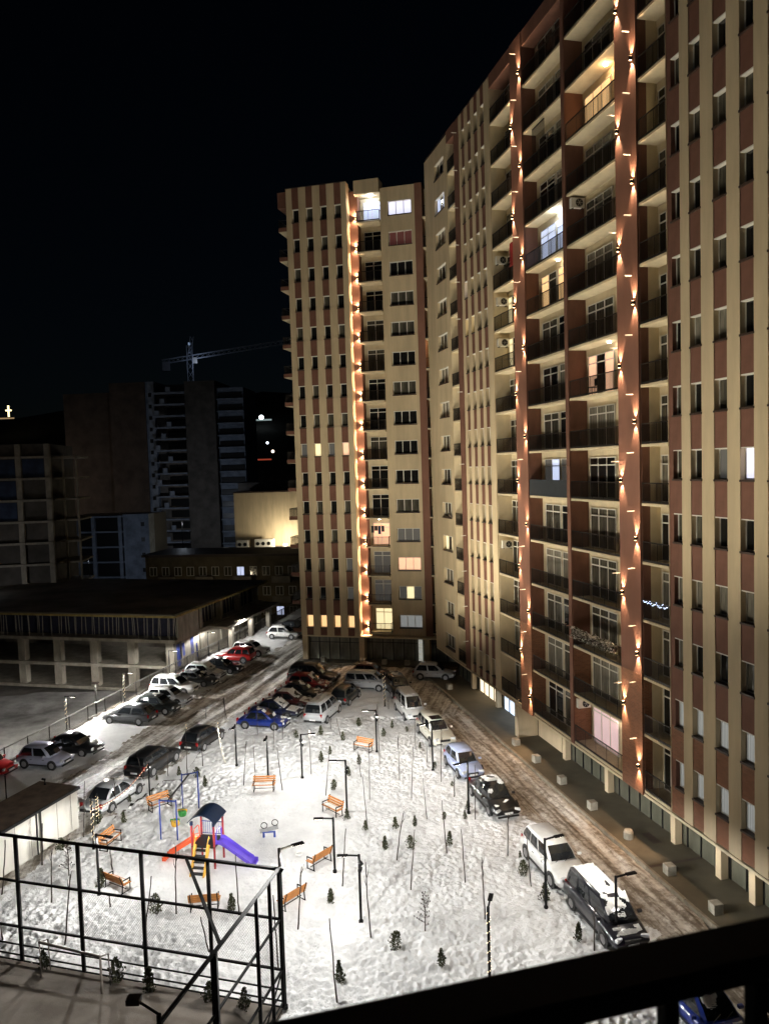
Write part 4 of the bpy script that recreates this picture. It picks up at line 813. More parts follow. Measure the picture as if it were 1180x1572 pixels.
car(-10.1, 60.2, XR, 'sedan', 'blue', (.012,.03,.20), 'deep blue saloon nearest in the middle cluster', L=4.0, snow=.3, snowf=.3)
car(-9.5, 62.8, XR, 'sedan', 'navy', (.012,.016,.045), 'navy car with snow crusted windscreen behind the blue saloon', L=4.3, snow=.2, snowf=.8)
car(-8.7, 65.2, XR, 'sedan', 'maroon', (.06,.012,.010), 'dark car with thick snow on roof and windscreen in the middle cluster', L=4.3, snow=.92, snowf=.6)
car(-8.1, 67.8, XR, 'sedan', 'black', BLK, 'low black saloon in the middle cluster before the dark red one', L=4.1, snow=.15, snowf=.25)
car(-7.5, 70.2, XR, 'hatch', 'darkred', (.16,.012,.012), 'dark red car with a strip of snow in the middle cluster', L=4.0, snowf=.45)
car(-7.2, 72.6, XR, 'suv', 'black', BLK, 'big black off-roader at the back of the middle cluster', L=4.9, Hh=1.8)
car(-5.5, 62.0, UP, 'van', 'silver', SILV, 'silver people carrier facing away, right of the middle cluster', snow=.6)
car(-3.9, 66.2, UP, 'hatch', 'darkgreen', (.035,.04,.038), 'dark hatchback between the two silver people carriers', L=3.9)
car(-2.0, 69.8, XR, 'van', 'silver', SILV, 'silver people carrier seen from the side before the tower', L=4.1, Hh=1.65, snow=.2)
car(-1.7, 73.2, XR, 'hatch', 'maroon', (.06,.012,.010), 'dark red car behind the side-on silver people carrier', L=3.7, snow=.3)
car(4.3, 72.6, XR, 'hatch', 'silver', SILV, 'silver hatchback alone on the bend by the tower glass', L=3.9, Hh=1.5)
car(.75, 68.0, DN, 'suv', 'black', BLK, 'dark car at the back of the right hand row', L=4.2, Hh=1.6, snow=.3)
car(1.6, 62.0, DN, 'van', 'white', WHT, 'small white van with snowy roof in the right hand row', L=4.3, Hh=1.85, snow=.97)
car(3.3, 56.3, DN, 'suv', 'creamwhite', (.70,.68,.58), 'cream estate car with a dark sunroof in the right hand row', L=4.7, Hh=1.62)
car(4.75, 50.2, DN, 'hatch', 'paleblue', (.40,.46,.66), 'pale blue hatchback in the right hand row', L=3.8, Hh=1.46)
car(6.0, 45.0, DN, 'sedan', 'black', BLK, 'black saloon with smears of snow on its roof', L=4.6, snow=.6, snowf=.12)
car(7.95, 37.3, DN, 'suv', 'white', WHT, 'white estate car with clean bonnet under the lamp arm', L=4.5, Hh=1.6)
car(9.15, 32.7, DN, 'van', 'darkblue', (.014,.014,.019), 'dark people carrier speckled with snow, nearest on the right', L=4.5, Hh=1.7, snow=.8, snowf=.5)
car(11.0, 26.6, DN, 'sedan', 'cobalt', (.012,.028,.19), 'blue car half hidden below the balcony railing', L=4.3, snowf=.3)
for o in [o for o in bpy.data.objects if o.get('category') == 'car' and 'cream estate' in o['label']]:
    MB().box(-.35, .45, -.42, .42, 1.618, 1.64).obj('sunroof', M['cglass'], o)
SAPS= [(-9.7, 48.96, 2.92, 0.26), (-9.32, 51.17, 2.26, -0.05), (-7.02, 47.79, 2.87, -0.26), (-8.59, 54.78, 2.63, 0.18), (-10.29, 58.2, 2.55, 0.1), (-8.24, 57.12, 2.98, 0.08), (-13.48, 62.19, 1.76, -0.21), (-5.45, 50.52, 2.94, -0.06), (-4.2, 46.97, 2.67, 0.29), (-3.74, 56.73, 1.7, -0.37), (-4.72, 59.13, 0.92, 0.03), (-2.07, 49.74, 1.7, -0.16), (-1.45, 46.17, 3.16, 0.03), (-0.86, 51.8, 4.11, -0.03), (0.45, 48.94, 2.97, -0.06), (1.13, 46.23, 3.16, 0.18), (1.9, 43.14, 2.5, -0.19), (3.13, 48.51, 3.38, 0.09), (1.74, 54.55, 2.24, -0.01), (2.41, 51.73, 1.25, -0.04), (3.75, 46.25, 1.25, 0.06), (-0.17, 63.37, 0.98, -0.01), (-1.49, 42.32, 3.04, -0.19), (2.73, 39.42, 2.78, -0.22), (0.09, 38.86, 2.46, 0.41), (0.71, 35.88, 2.99, 0.28), (3.39, 36.36, 2.68, -0.17), (3.95, 33.33, 2.84, -0.06), (5.85, 38.84, 2.25, 0.02), (6.52, 35.94, 2.89, -0.24), (-2.61, 36.36, 2.95, 0.22), (-1.15, 32.34, 3.35, -0.13), (-2.38, 28.31, 3.24, -0.17), (4.67, 43.07, 3.14, 0.04), (3.79, 46.34, 0.98, 0.02), (-4.4, 33.0, 2.88, 0.22), (-4.9, 30.35, 3.18, -0.08), (-7.25, 34.25, 2.87, -0.09), (-10.2, 34.5, 3.19, 0.12), (-7.99, 31.55, 1.62, -0.28), (-10.96, 31.86, 3.25, 0.5), (-14.53, 32.48, 3.09, 0.38), (-16.57, 35.86, 2.49, 0.07), (-18.54, 39.3, 2.25, 0.11), (-17.53, 42.32, 3.25, 0.17), (-16.89, 45.85, 1.97, -0.04), (-14.6, 38.65, 1.09, -0.04), (-19.29, 36.53, 2.74, 0.24), (-13.54, 35.27, 0.63, -0.01), (-17.49, 32.96, 0.67, -0.08), (-16.2, 49.22, 2.37, -0.44), (-13.8, 50.63, 3.33, 0.03), (-13.12, 52.25, 2.15, 0.06), (-15.1, 50.72, 2.17, 0.06), (-13.57, 62.0, 1.93, -0.05), (-15.32, 62.77, 0.82, -0.02), (8.17, 30.89, 1.85, 0.0)]
SHRUBS= [(-5.39, 57.64, 0.78), (-3.6, 56.5, 0.67), (-7.18, 57.34, 0.58), (-4.92, 52.43, 0.74), (-4.4, 53.75, 0.61), (-2.52, 59.57, 0.67), (-0.57, 57.13, 0.65), (0.07, 58.95, 0.58), (1.21, 57.99, 0.41), (-2.27, 51.77, 0.66), (-2.87, 49.87, 0.6), (-3.75, 47.72, 0.65), (-2.71, 43.44, 0.68), (-2.7, 67.32, 0.61), (2.85, 50.78, 0.43), (4.09, 43.13, 0.52), (2.04, 54.4, 0.46), (3.78, 47.65, 0.35), (0.07, 42.17, 0.67), (-0.51, 39.87, 0.74), (0.89, 39.83, 0.72), (1.19, 42.42, 0.6), (2.94, 40.07, 0.77), (2.9, 43.18, 0.44), (4.06, 43.06, 0.61), (-1.62, 42.17, 0.54), (-3.05, 34.9, 0.73), (-0.1, 31.39, 0.78), (1.76, 30.2, 0.71), (-2.33, 29.38, 0.85), (6.3, 36.85, 0.76), (4.38, 44.3, 0.57), (6.46, 38.55, 0.4), (3.75, 47.59, 0.34), (-11.16, 34.59, 0.86), (-7.61, 34.47, 0.86), (-9.78, 29.11, 1.04), (-7.25, 28.44, 0.82), (-5.88, 27.96, 0.87), (-14.36, 50.66, 0.64), (-13.02, 50.33, 0.7), (-12.19, 48.89, 0.68), (-3.78, 47.63, 0.66), (-3.02, 34.95, 0.7), (-15.63, 49.96, 0.41), (-11.28, 29.75, 0.99), (-14.63, 30.67, 0.84), (-9.67, 29.08, 1.01), (-14.54, 36.9, 0.96), (-18.22, 40.85, 0.67), (-16.35, 46.64, 0.54), (-15.82, 43.97, 0.62), (-17.31, 43.79, 0.77), (-14.41, 50.72, 0.65), (-15.64, 49.83, 0.4), (6.9, 34.61, 0.87), (7.66, 31.55, 0.8), (6.31, 36.79, 0.74)]
# ------------------------------------------------------------------ benches
def bench():
    t = thing('park_bench', (0,0,0))
    for s in (-.62, .62):
        b = MB(); b.bar((s,-.24,0), (s,-.24,.62), .04); b.bar((s,.24,0), (s,.20,.44), .04); b.bar((s,.20,.44), (s,.36,.90), .04); b.bar((s,-.26,.62), (s,.28,.62), .045); b.bar((s,-.24,.40), (s,.22,.40), .04); b.bar((s,-.26,.02), (s,.30,.02), .035)
        b.obj('leg', M['steel'], t)
    MB().bar((-.62,0,.16), (.62,0,.16), .03).obj('stretcher', M['steel'], t)
    sl = MB().box(-.72, .72, -.052, .052, -.018, .018).mesh('slat', M['wood'], bevel=.006)
    for i in range(4): link('slat', sl, t, (0, -.20+i*.118, .435))
    for i in range(3):
        z = .54+i*.128; o = link('slat', sl, t, (0, .215+(z-.44)*.35-.035, z)); o.rotation_euler = (math.radians(71), 0, 0)
    sn = MB().box(-.6, .55, -.17, .12, 0, .03).mesh('snow_cover', M['snowcap'], bevel=.012); link('snow_cover', sn, t, (0, 0, .455)); return t
B0 = bench()
BL = [(-8.2, 47.9, (0,-1), 'orange slatted bench squarely facing the camera beyond the play tower'), (-14.2, 45.75, (.68,-.73), 'orange bench left of the swings, by the fairy light string'),
      (-15.6, 41.2, (.96,-.28), 'orange bench by the two fairy light posts next to the kiosk'), (-13.7, 36.8, (.53,.85), 'orange bench turned away from the camera at the left lamp post'),
      (-8.95, 34.85, (-.09,1), 'orange bench seen from behind, in front of the play tower'), (-4.9, 34.95, (-.77,.64), 'orange bench seen from behind right of the cage corner post'),
      (-3.9, 38.5, (-.77,.64), 'orange bench along the right side of the play area, by the beaded post'), (-3.6, 44.3, (-.73,-.68), 'orange bench with raised back turned half towards the camera, by a left-armed lamp post'),
      (-2.05, 54.3, (-.5,-.85), 'farthest orange bench partly hidden by a shrub')]
for i, (x, y, fv, l) in enumerate(BL):
    o = B0 if i == 0 else tree_copy(B0)
    o.location = (x, y, .01); o.rotation_euler = (0, 0, math.atan2(fv[1], fv[0])+PI/2); tag(o, l, 'bench', 'orange benches round the play area')
# ------------------------------------------------------------------ play tower, swings, rocker
M['pred'] = mat('dark_red_post', (.28,.03,.035), .45, .15); M['pnavy'] = mat('navy_plastic', (.012,.030,.075), .4, .15); M['ppur'] = mat('purple_plastic', (.10,.055,.48), .3, .08, spec=.5)
M['por'] = mat('orange_red_plastic', (.62,.085,.025), .35, .1, spec=.5); M['pyel'] = mat('yellow_plastic', (.66,.36,.04), .4, .1); M['pblue'] = mat('blue_tube', (.02,.05,.26), .4, .1); M['pgrn'] = mat('green_plastic', (.03,.22,.04), .4, .1)
PT = thing('play_tower', (-9.72, 39.05, 0), math.radians(-10), 'play tower with navy curved roof, purple slide right, orange slide left and yellow steps', 'play tower')
s = .6
for sx in (-s, s):
    for sy in (-s, s): MB().tube([(sx,sy,-.05), (sx,sy,2.42)], .055, 10).obj('post', M['pred'], PT)
MB().box(-s-.05, s+.05, -s-.05, s+.05, 1.12, 1.2).obj('deck', M['trim'], PT)
rings = []
for i in range(13):
    a = -1+2*i/12; z = 2.42+.42*(1-a*a); rings.append([(a*(s+.16), -s-.16, z), (a*(s+.16), s+.16, z), (a*(s+.16), s+.16, z+.05), (a*(s+.16), -s-.16, z+.05)])
MB().loft(rings).obj('roof', M['pnavy'], PT, smooth=False)
for sx in (-s, s):
    for sy in (-s, s): MB().tube([(sx,sy,2.28), (sx,sy,2.46)], .085, 10).obj('post_cap', M['pnavy'], PT)
def slide(dirx, Lh, m):
    rings = []
    prof = [(0,1.24,0), (.22,1.22,0), (.55,1.02,0), (1.0,.72,0), (1.45,.42,0), (1.75,.24,0), (Lh-.2,.16,0), (Lh,.15,0)]
    for (x, z, _) in prof:
        X = dirx*(s+x); w, e = .30, .16
        rings.append([(X,-w-.04,z+e), (X,-w,z+e), (X,-w+.05,z+.02), (X,w-.05,z+.02), (X,w,z+e), (X,w+.04,z+e), (X,w+.03,z-.05), (X,-w-.03,z-.05)])
    return MB().loft(rings).obj('slide', m, PT, (0, 0, 0), smooth=False)
slide(1, 2.0, M['ppur']); slide(-1, 1.85, M['por'])
for dx, m in ((1, M['ppur']), (-1, M['por'])): MB().tube([(dx*s,-.36,1.2), (dx*(s+.02),-.36,1.75), (dx*(s+.02),-.2,1.9), (dx*(s+.02),.2,1.9), (dx*(s+.02),.36,1.75), (dx*s,.36,1.2)], .03, 6).obj('entry_hoop', m, PT)
b = MB(); b.bar((-s,s,1.95), (s,s,1.95), .035); b.bar((-s,s,1.3), (s,s,1.3), .03)
for i in range(9): x = -s+.12+i*.12; b.bar((x,s,1.3), (x,s,1.95), .018)
b.obj('guard_bars', M['pblue'], PT)
for sx in (-.35, .35):
    MB().add([(sx-.05, -s-.95, .0), (sx-.05, -s-.72, .0), (sx-.05, -s+.02, 1.25), (sx-.05, -s-.16, 1.38), (sx+.02, -s-.95, .0), (sx+.02, -s-.72, .0), (sx+.02, -s+.02, 1.25), (sx+.02, -s-.16, 1.38)], [(0,1,2,3), (7,6,5,4), (0,4,5,1), (1,5,6,2), (2,6,7,3), (3,7,4,0)]).obj('stair_cheek', M['pyel'], PT)
    MB().tube([(sx,-s-.6,.75), (sx,-s-.45,1.25), (sx,-s-.05,1.75), (sx,-s,1.6)], .022, 6).obj('handrail', M['pyel'], PT)
for i in range(5): f = (i+.6)/5.2; MB().box(-.33, .33, -s-.80*(1-f)-.14, -s-.80*(1-f)+.06, 1.18*f-.03, 1.18*f+.02).obj('step', M['trim'], PT)
SW = thing('swing_frame', (-12.5, 41.68, 0), 0, 'blue swing frame with two H shaped ends, a yellow and a green bucket seat', 'swing')
Aend = [(-.5,.09,0), (.48,-.1,0)]; Bend = [(-.18,3.61,0), (.7,3.94,0)]
for p in Aend+Bend: MB().tube([p, (p[0], p[1], 2.32)], .04, 8).obj('leg', M['pblue'], SW)
for e in (Aend, Bend): MB().bar((e[0][0],e[0][1],2.24), (e[1][0],e[1][1],2.24), .06).obj('end_bar', M['pblue'], SW)
mA = Vector((-.01, -.005, 2.24)); mB = Vector((.26, 3.775, 2.24)); MB().bar(mA, mB, .07).obj('top_beam', M['trim'], SW)
for f, m in ((.27, 'pyel'), (.60, 'pgrn')):
    p = mA+(mB-mA)*f; ax = (mB-mA).normalized()
    for q in (-.2, .2): MB().tube([p+ax*q, p+ax*q-Vector((0,0,1.62))], .012, 4).obj('chain', M['rim'], SW)
    b = MB(); rg = []
    for z, r_ in ((.30, .12), (.32, .2), (.45, .24), (.62, .25), (.66, .23)): rg.append([(r_*math.cos(k*PI/6), r_*math.sin(k*PI/6), z) for k in range(12)])
    b.loft(rg); b.obj('bucket_seat', M[m], SW, (p.x, p.y, .02))
    MB().box(-.27, .27, -.04, .04, .55, .70).obj('seat_bar', M['pyel'] if m == 'pgrn' else M['pgrn'], SW, (p.x, p.y, .02))
RK = thing('spring_rocker', (-6.95, 41.66, 0), .05, 'small two-seat rocker with two ring handles on dark legs', 'rocker')
for x in (-.3, .3): MB().tube([(x,0,0), (x,0,.3)], .06, 8).obj('spring_leg', M['pblue'], RK)
MB().box(-.36, .36, -.05, .05, .27, .34).obj('base_beam', M['pblue'], RK); b = MB(); b.bar((-.5,0,.36), (.5,0,.56), .09, .2); b.obj('plank', mat('grey_plank', (.25,.25,.25), .6, .2), RK)
for x, z in ((-.26, .68), (.34, .82)):
    MB().tube([(x+.17*math.cos(k*PI/8), .0, z+.17*math.sin(k*PI/8)) for k in range(17)], .022, 6, caps=False).obj('ring_handle', M['steel'], RK)
t = thing('snow_ball', (-5.1, 39.6, 0), 0, 'small ring shaped heap of snow right of the purple slide end', 'snow heap')
MB().tube([(.18*math.cos(k*PI/7), .18*math.sin(k*PI/7), .05) for k in range(15)], .06, 6, caps=False).obj('heap', M['snowcap'], t, smooth=True)
# ------------------------------------------------------------------ plants
M['leaf'] = mat('thuja_leaf', (.045,.06,.022), .8, .45, 6, col2=(.085,.085,.04)); M['bark'] = mat('sapling_bark', (.045,.035,.028), .85, .3, 8); M['leafs'] = mat('leaf_snow', (.6,.6,.58), .9, .1)
def thuja(seed, n=420):
    r = random.Random(seed); b = MB(); wd = r.uniform(.25, .36); off = (r.uniform(-.08,.08), r.uniform(-.08,.08))
    for i in range(n):
        z = r.random()**.85; ph = r.uniform(0, 2*PI); rad = wd*(1.05*math.sin(PI*(z*.80+.17))**.9 if seed % 3 == 2 else (1-z)**.7*(.45+.6*min(1, z*5)))*(.75+.5*r.random())*(r.random()**.45)*(1+.3*math.sin(3*ph+seed+5*z))
        p = Vector((rad*math.cos(ph)+off[0]*z, rad*math.sin(ph)+off[1]*z, z)); d = Vector((math.cos(ph)*.6+r.uniform(-.4,.4), math.sin(ph)*.6+r.uniform(-.4,.4), r.uniform(.2,1.1))).normalized()
        sd = d.cross(Vector((r.uniform(-1,1), r.uniform(-1,1), r.uniform(-1,1)))).normalized(); ln = r.uniform(.07,.14); wl = ln*.32
        b.add([p-sd*wl, p+d*ln*.5-sd*wl*1.1, p+d*ln, p+d*ln*.5+sd*wl*1.1, p+sd*wl], [(0,1,2,3,4)], 1 if r.random() < .02+.05*(d.z > .8) else 0)
    return b.mesh('crown', [M['leaf'], M['leafs']])
TH = [thuja(i) for i in range(6)]
STM = MB().tube([(0,0,-.1), (0.01,0,.2), (0,0,.75)], [.03,.022,.008], 5).mesh('trunk', M['bark'])
def pole_mesh(seed, bend):
    r = random.Random(seed); pts = []; x = y = 0
    for i in range(10): pts.append((x, y, i/9)); x += r.uniform(-.012,.012); y += r.uniform(-.012,.012)
    b = MB(); b.tube(pts, [.024-.0012*i for i in range(10)], 6)
    if seed % 3 == 0:
        for q in range(3):
            p = pts[6+q]; a = r.uniform(0, 6.28); b.tube([p, (p[0]+.07*math.cos(a), p[1]+.07*math.sin(a), p[2]+.09), (p[0]+.09*math.cos(a), p[1]+.09*math.sin(a), p[2]+.17)], [.012,.009,.005], 4)
    return b.mesh('sapling', M['bark'])
PO = [pole_mesh(i, 0) for i in range(7)]
MARKS = [(o['label'], o.location.x, o.location.y) for o in bpy.data.objects if o.get('category') in ('bench', 'play tower', 'swing', 'rocker', 'car', 'street lamp', 'kiosk', 'goal', 'sports cage', 'lit post')]
SHORT = {'orange slatted bench squarely facing the camera beyond the play tower': 'bench squarely facing the camera', 'orange bench left of the swings, by the fairy light string': 'bench left of the swings', 'orange bench by the two fairy light posts next to the kiosk': 'bench by the fairy light posts',
 'orange bench turned away from the camera at the left lamp post': 'bench at the left lamp post', 'orange bench seen from behind, in front of the play tower': 'bench in front of the play tower', 'orange bench seen from behind right of the cage corner post': 'bench right of the cage corner', 'orange bench along the right side of the play area, by the beaded post': 'bench by the beaded post',
 'orange bench with raised back turned half towards the camera, by a left-armed lamp post': 'orange bench with raised back', 'farthest orange bench partly hidden by a shrub': 'farthest orange bench'}
def short(l):
    for k, v in (('play tower with', 'play tower'), ('blue swing', 'swing frame'), ('small two-seat', 'two-seat rocker'), ('white walled kiosk', 'white kiosk'), ('grey tubular', 'football goal'), ('tall black steel', 'cage corner')):
        if l.startswith(k): return v
    return SHORT.get(l)
CARN = {'silver saloon with dark glass': 'silver saloon by the kiosk', 'black car behind the left bench': 'black car behind the left bench', 'dark car with red tail': 'dark car with red tail lamps', 'deep blue': 'deep blue saloon', 'silver people carrier facing away': 'silver people carrier facing away', 'small white van': 'small white van', 'cream estate': 'cream estate car', 'pale blue': 'pale blue hatchback', 'black saloon with smears': 'black saloon with snow smears', 'white estate car': 'white estate car', 'dark people carrier speckled': 'snow speckled people carrier', 'black lamp post with arm to the left, nearest': 'nearest lamp post with left arm', 'black lamp post with arm over': 'lamp post over the white estate', 'lamp post with a square': 'square-headed fairy light post'}
LM = []
for l, x, y in MARKS:
    n = short(l)
    if not n:
        for k, v in CARN.items():
            if l.startswith(k): n = v
    if n: LM.append((n, x, y))
def place_words(x, y, kind):
    best = min(LM, key=lambda m: (m[1]-x)**2+(m[2]-y)**2); u = x/y-best[1]/best[2]; dy = y-best[2]
    if abs(u)*y > abs(dy)*.55: rel = 'left of' if u < 0 else 'right of'
    else: rel = 'behind' if dy > 0 else 'in front of'
    return best[0], rel, math.hypot(x-best[1], y-best[2])
def label_all(items, noun):
    g = {}
    for i, (x, y) in enumerate(items): n, rel, d = place_words(x, y, noun); g.setdefault((n, rel), []).append((d, i))
    out = {}
    for (n, rel), l in g.items():
        l.sort()
        for r, (d, i) in enumerate(l):
            o = '' if len(l) == 1 else ', '+(['nearest', 'second', 'third', 'fourth', 'fifth', 'sixth', 'seventh', 'eighth'][min(r, 7)])
            out[i] = '%s %s the %s%s' % (noun, rel, n, o)
    return out
sl = label_all([(a[0], a[1]) for a in SAPS], 'thin bare sapling')
for i, (x, y, h, lean) in enumerate(SAPS):
    o = link('sapling', PO[i % 7], None, (x, y, -.06), random.uniform(0, 6.28)); o.scale = (1.0, 1.0, h+.06); q = math.atan2(lean, h)
    o.rotation_euler = (0, 0, 0); sc = 1.6 if y < 40 else 1.35; o.scale = (sc, sc, h+.06); o.rotation_euler = (random.uniform(-.04,.04), q, 0)
    tag(o, sl[i], 'sapling', 'bare saplings planted across the court')
kept = []
for s_ in SHRUBS:
    if all((s_[0]-k[0])**2+(s_[1]-k[1])**2 > .16 for k in kept): kept.append(s_)
ql = label_all([(a[0], a[1]) for a in kept], 'small dark evergreen shrub')
for i, (x, y, h) in enumerate(kept):
    t = thing('evergreen_shrub', (x, y, -.02), random.uniform(0, 6.28), ql[i], 'shrub', 'small evergreens dotted across the court')
    t.scale = (h*.82, h*.82, h*1.02); link('crown', TH[i % 6], t); link('trunk', STM, t)
for (x, y, hh, l, sd) in ((1.23, 32.67, 2.0, 'twiggy leafless bush standing alone in the open snow, right of centre', 3), (-16.69, 38.19, 2.2, 'twiggy leafless bush by the kiosk behind the cage rails', 8)):
    r = random.Random(sd); t = thing('bare_bush', (x, y, -.05), 0, l, 'bush'); b = MB(); b.tube([(0,0,0), (.03,0,hh*.5), (-.05,.02,hh*.8), (.15,0,hh)], [.03,.022,.014,.006], 5); b.obj('trunk', M['bark'], t); b = MB()
    for i in range(46):
        z = r.uniform(.12, .85)*hh; a = r.uniform(0, 6.28); L = r.uniform(.18, .5)*(1.15-z/hh); p = Vector((.02, 0, z)); e_ = p+Vector((L*math.cos(a), L*math.sin(a), L*.7)); b.tube([p, (p+e_)/2+Vector((0,0,-.03)), e_], [.010,.008,.004], 3)
        for q in range(2): b.tube([(p+e_)/2, (p+e_)/2+Vector((r.uniform(-.15,.15), r.uniform(-.15,.15), r.uniform(.05,.2)))], [.006,.003], 3)
        if r.random() < .6: b.box(e_.x-.02, e_.x+.02, e_.y-.02, e_.y+.02, e_.z-.025, e_.z+.025)
    b.obj('crown', M['bark'], t)
# ------------------------------------------------------------------ things fixed on balconies
def RBw(x, y, z): v = RB.matrix_basis @ Vector((x, y, z)); return v
def aircon(x, y, z, label, rz=0):
    t = thing('air_conditioner', RBw(x, y, z), math.radians(-76)+rz, label, 'air conditioner', 'air conditioner units on the balconies')
    MB().box(-.42, .42, -.15, .15, 0, .58).obj('casing', M['white'], t, bevel=.02)
    MB().tube([(.08,-.155,.29), (.08,-.17,.29)], .24, 18).obj('fan_grille', M['mull'], t)
    for q in range(3): MB().bar((.08-.22*math.cos(q*PI/3), -.175, .29-.22*math.sin(q*PI/3)), (.08+.22*math.cos(q*PI/3), -.175, .29+.22*math.sin(q*PI/3)), .012).obj('grille_bar', M['rim'], t)
    for q in (-.3, .3): MB().box(q-.02, q+.02, -.12, .2, -.06, -.001).obj('bracket', M['rail'], t)
for k, l in ((10, 'highest air conditioner in the narrow balcony column, beside the red cloth'), (9, 'air conditioner second from top in the narrow balcony column'), (8, 'air conditioner third from top in the narrow balcony column'), (3, 'lowest air conditioner in the narrow balcony column')): aircon(-53.72, .62, 3*k+5.0, l, PI/2)
aircon(-42.2, .6, 35.3, 'air conditioner on the dark balcony right of the brightly lit white balcony', PI/2); aircon(-42.2, .55, 5.25, 'air conditioner above the pink lit first floor balcony', PI/2)
t = thing('red_cloth', RBw(-50.6, -.06, 34.0), math.radians(-76), 'dark red cloth hanging beside the topmost air conditioner', 'cloth')
rg = [[(x, .03*math.sin(x*14), z), (x, .03*math.sin(x*14)+.015, z)] for x in (0,.1,.2,.3,.4,.5) for z in (0,)]
b = MB(); b.loft([[(x, .03*math.sin(x*14), 0), (x, .03*math.sin(x*14)+.015, 0), (x, .03*math.sin(x*14)+.015, 1.6), (x, .03*math.sin(x*14), 1.6)] for x in (0,.1,.2,.3,.4,.5)]); b.obj('cloth', mat('dark_red_cloth', (.20,.008,.01), .9, .2), t)
t = thing('snowy_planters', RBw(-42.2, -.12, 10.05), math.radians(-76), 'row of snow dusted plants along the second floor balcony rail', 'planter'); r = random.Random(4)
for q in range(8):
    MB().box(.05+q*.62, .55+q*.62, -.12, .1, -.2, .0).obj('plant_box', M['sill'], t); b = MB()
    for i in range(110):
        p = Vector((.05+q*.62+r.random()*.55, r.uniform(-.2,.12), r.uniform(-.35,.28))); d = Vector((r.uniform(-1,1), r.uniform(-1,0), r.uniform(-.6,1))).normalized()*.16; sd_ = d.cross(Vector((0,0,1))).normalized()*.05; b.add([p-sd_, p+d, p+sd_, p-d*.3], [(0,1,2,3)], 0 if r.random() < .72 else 1)
    b.obj('foliage', [M['leafs'], M['leaf']], t)
t = thing('balcony_fairy_lights', RBw(-34.7, -.02, 13.25), math.radians(-76), 'cool blue fairy lights strung along a balcony rail near the striped wall', 'fairy lights'); b = MB(); r = random.Random(6)
for q in range(30): x = q*.07; z = -.12*abs(math.sin(q*.4))-r.random()*.16; b.box(x-.012, x+.012, -.03, 0, z-.012, z+.012)
b.obj('bulbs', M['fairyb'], t)
t = thing('metal_cage_screen', RBw(-47.0, .1, 40.2), math.radians(-76), 'tall barred metal screen on an upper balcony above the white lit one', 'screen'); b = MB(); b.bar((0,0,1.6), (1.7,0,1.6), .05)
for q in range(14): b.bar((q*.13,0,-.9), (q*.13,0,1.6), .025)
b.obj('bars', M['rail'], t)
t = thing('hanging_laundry', TW.matrix_basis @ Vector((-22.0, .55, 13.9)), math.radians(-15), 'laundry hung over the lit third floor tower balcony', 'laundry'); MB().tube([(0,0,.4), (1.7,0,.4)], .012, 4).obj('line', M['rail'], t)
for q, (x, wd, h, m) in enumerate(((.1,.3,.7,'trim'), (.45,.35,.5,'sill'), (.85,.28,.85,'pnavy'), (1.2,.3,.6,'trim'))): b = MB(); b.loft([[(x+i*wd/4, .03*math.sin(i*2.), .4-h), (x+i*wd/4, .03*math.sin(i*2.)+.012, .4-h), (x+i*wd/4, .012, .4), (x+i*wd/4, 0, .4)] for i in range(5)]); b.obj('garment', M[m], t)
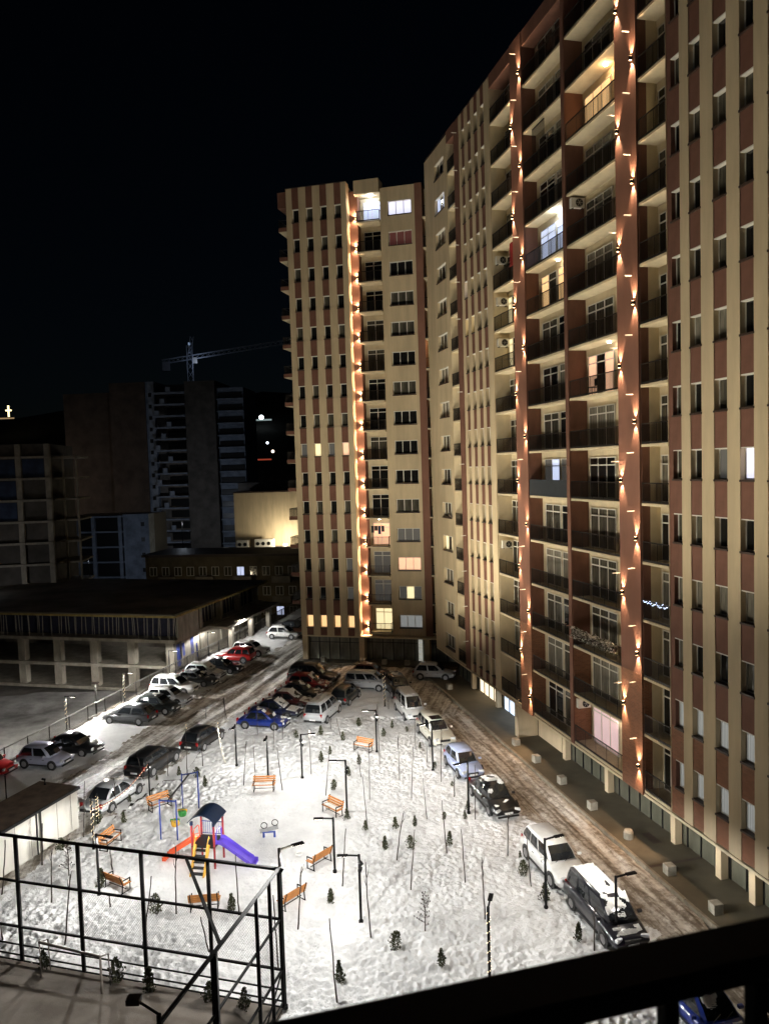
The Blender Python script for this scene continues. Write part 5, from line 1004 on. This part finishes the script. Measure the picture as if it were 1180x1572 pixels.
# ------------------------------------------------------------------ the person on the second floor balcony, chair, drying rack
def person():
    pr = thing('person', RBw(-43.25, .34, 9.14), math.radians(-76), 'person in dark clothes standing at the right end of a low balcony', 'person')
    V = [((0,0,.95),.13), ((0,0,1.12),.135), ((0,-.01,1.30),.145), ((0,0,1.44),.09), ((0,-.01,1.52),.052), ((0,-.02,1.57),.05),
         ((.09,0,.88),.095), ((.10,.02,.50),.065), ((.10,.05,.09),.045), ((.11,-.10,.045),.04), ((-.09,0,.88),.095), ((-.10,.02,.50),.065), ((-.10,.05,.09),.045), ((-.11,-.10,.045),.04),
         ((.19,0,1.40),.065), ((.25,-.03,1.13),.05), ((.17,-.25,1.08),.035), ((-.19,0,1.40),.065), ((-.25,-.03,1.13),.05), ((-.13,-.25,1.13),.035)]
    E = [(0,1),(1,2),(2,3),(3,4),(4,5),(0,6),(6,7),(7,8),(8,9),(0,10),(10,11),(11,12),(12,13),(3,14),(14,15),(15,16),(3,17),(17,18),(18,19)]
    me = bpy.data.meshes.new('body'); me.from_pydata([v for v, r in V], E, []); o = link('body', me, pr); me.materials.append(mat('dark_clothes', (.022,.022,.028), .85, .25, 8))
    sk = o.modifiers.new('skin', 'SKIN'); o.modifiers.new('sub', 'SUBSURF').levels = 1; o.modifiers['sub'].render_levels = 2
    for d, (v, r) in zip(me.skin_vertices[0].data, V): d.radius = (r, r)
    me.skin_vertices[0].data[0].use_root = True
    skin = mat('skin', (.42,.25,.18), .55, .08, 10)
    rg = []
    for z, rx, ry, oy in ((1.545,.03,.035,-.03), (1.56,.05,.062,-.03), (1.60,.062,.078,-.025), (1.66,.07,.09,-.015), (1.72,.066,.088,-.01), (1.765,.045,.06,-.005), (1.785,.015,.02,0)):
        rg.append([(rx*math.cos(k*PI/6), oy+ry*math.sin(k*PI/6)-(.022 if k == 9 and 1.6 < z < 1.7 else 0), z) for k in range(12)])
    h = MB().loft(rg).obj('head', skin, pr, smooth=True)
    for s_ in (-1, 1): MB().box(s_*.07-.008, s_*.07+.008, -.02, .02, 1.635, 1.69).obj('ear', skin, h); MB().box(s_*.026-.009, s_*.026+.009, -.102, -.09, 1.675, 1.687).obj('eye', M['trim'], h)
    MB().box(-.02, .02, -.108, -.095, 1.603, 1.611).obj('mouth', mat('lips', (.25,.09,.08), .5, .1), h)
    MB().loft([[(rx*math.cos(k*PI/6), .012+ry*math.sin(k*PI/6), z) for k in range(12)] for z, rx, ry in ((1.66,.072,.075), (1.70,.076,.092), (1.75,.066,.086), (1.785,.04,.05), (1.797,.01,.012))]).obj('hair', mat('dark_hair', (.015,.011,.008), .6, .2), h, smooth=True)
    for s_, (hx, hy, hz) in ((1, (.165,-.26,1.08)), (-1, (-.125,-.26,1.13))):
        b = MB(); b.loft([[(hx+sx*.036, hy-dy, hz+.014), (hx+sx*.036, hy-dy, hz-.014)] + [(hx-sx*.036, hy-dy, hz-.014), (hx-sx*.036, hy-dy, hz+.014)] for sx, dy in ((.7,0), (1,.04), (1,.085))])
        for q, L in enumerate((.058,.072,.068,.05)): x = hx-.027+q*.018; b.tube([(x, hy-.08, hz), (x, hy-.08-L*.55, hz-.008), (x, hy-.08-L, hz-.035)], [.009,.0085,.007], 6)
        b.tube([(hx-s_*.034, hy-.02, hz), (hx-s_*.058, hy-.05, hz-.005), (hx-s_*.058, hy-.082, hz-.014)], [.012,.010,.008], 6); b.obj('hand', skin, pr, smooth=True)
person()
t = thing('balcony_chair', RBw(-40.4, .5, 24.14), math.radians(-76), 'dark chair silhouetted before the lit curtains of a mid-height balcony', 'chair')
for x in (-.2, .2):
    for y in (-.2, .2): MB().bar((x, y, 0), (x, y, .45 if y < 0 else .95), .035).obj('leg', M['trim'], t)
MB().box(-.23, .23, -.23, .23, .44, .48).obj('seat', M['trim'], t); MB().box(-.22, .22, .19, .225, .55, .97).obj('backrest', M['trim'], t)
t = thing('drying_rack', RBw(-52.6, .45, 27.14), math.radians(-76), 'folding drying rack on the yellow lit balcony of the narrow column', 'drying rack')
for q in (-.5, .5): MB().bar((q, -.22, 0), (q, .22, .8), .025).obj('leg', M['rim'], t); MB().bar((q, .22, 0), (q, -.22, .8), .025).obj('leg', M['rim'], t)
for q in range(6): MB().bar((-.5, -.22+q*.088, .8), (.5, -.22+q*.088, .8), .016).obj('bar', M['rim'], t)
# ------------------------------------------------------------------ fill floods added to the lamp posts to brighten the house fronts
for key, z, aims in (('black lamp post with arm to the left, nearest', 2.7, (((.97,.3,.85), 2000, 110), ((.97,.0,2.1), 20000, 72))), ('black lamp post with arm to the left, beside the tall', 2.7, (((.97,.24,.85), 2600, 110), ((.97,.24,2.2), 20000, 72))),
    ('black lamp post with arm to the left, beside the shrub', 2.6, (((.26,.97,1.15), 12500, 95), ((.97,.35,2.0), 11000, 80))), ('black lamp post right of the camera', 2.5, (((-.02,1,1.15), 13500, 85), ((.8,.6,1.7), 12000, 75))),
    ('tall lamp post at the corner', 5.4, (((.95,.1,1.7), 9000, 80),))):
    t = [o for o in bpy.data.objects if o.get('label', '').startswith(key)][0]
    for q, (aim, pw, cone) in enumerate(aims): front_fill(t, z-q*.3, aim, pw, cone)
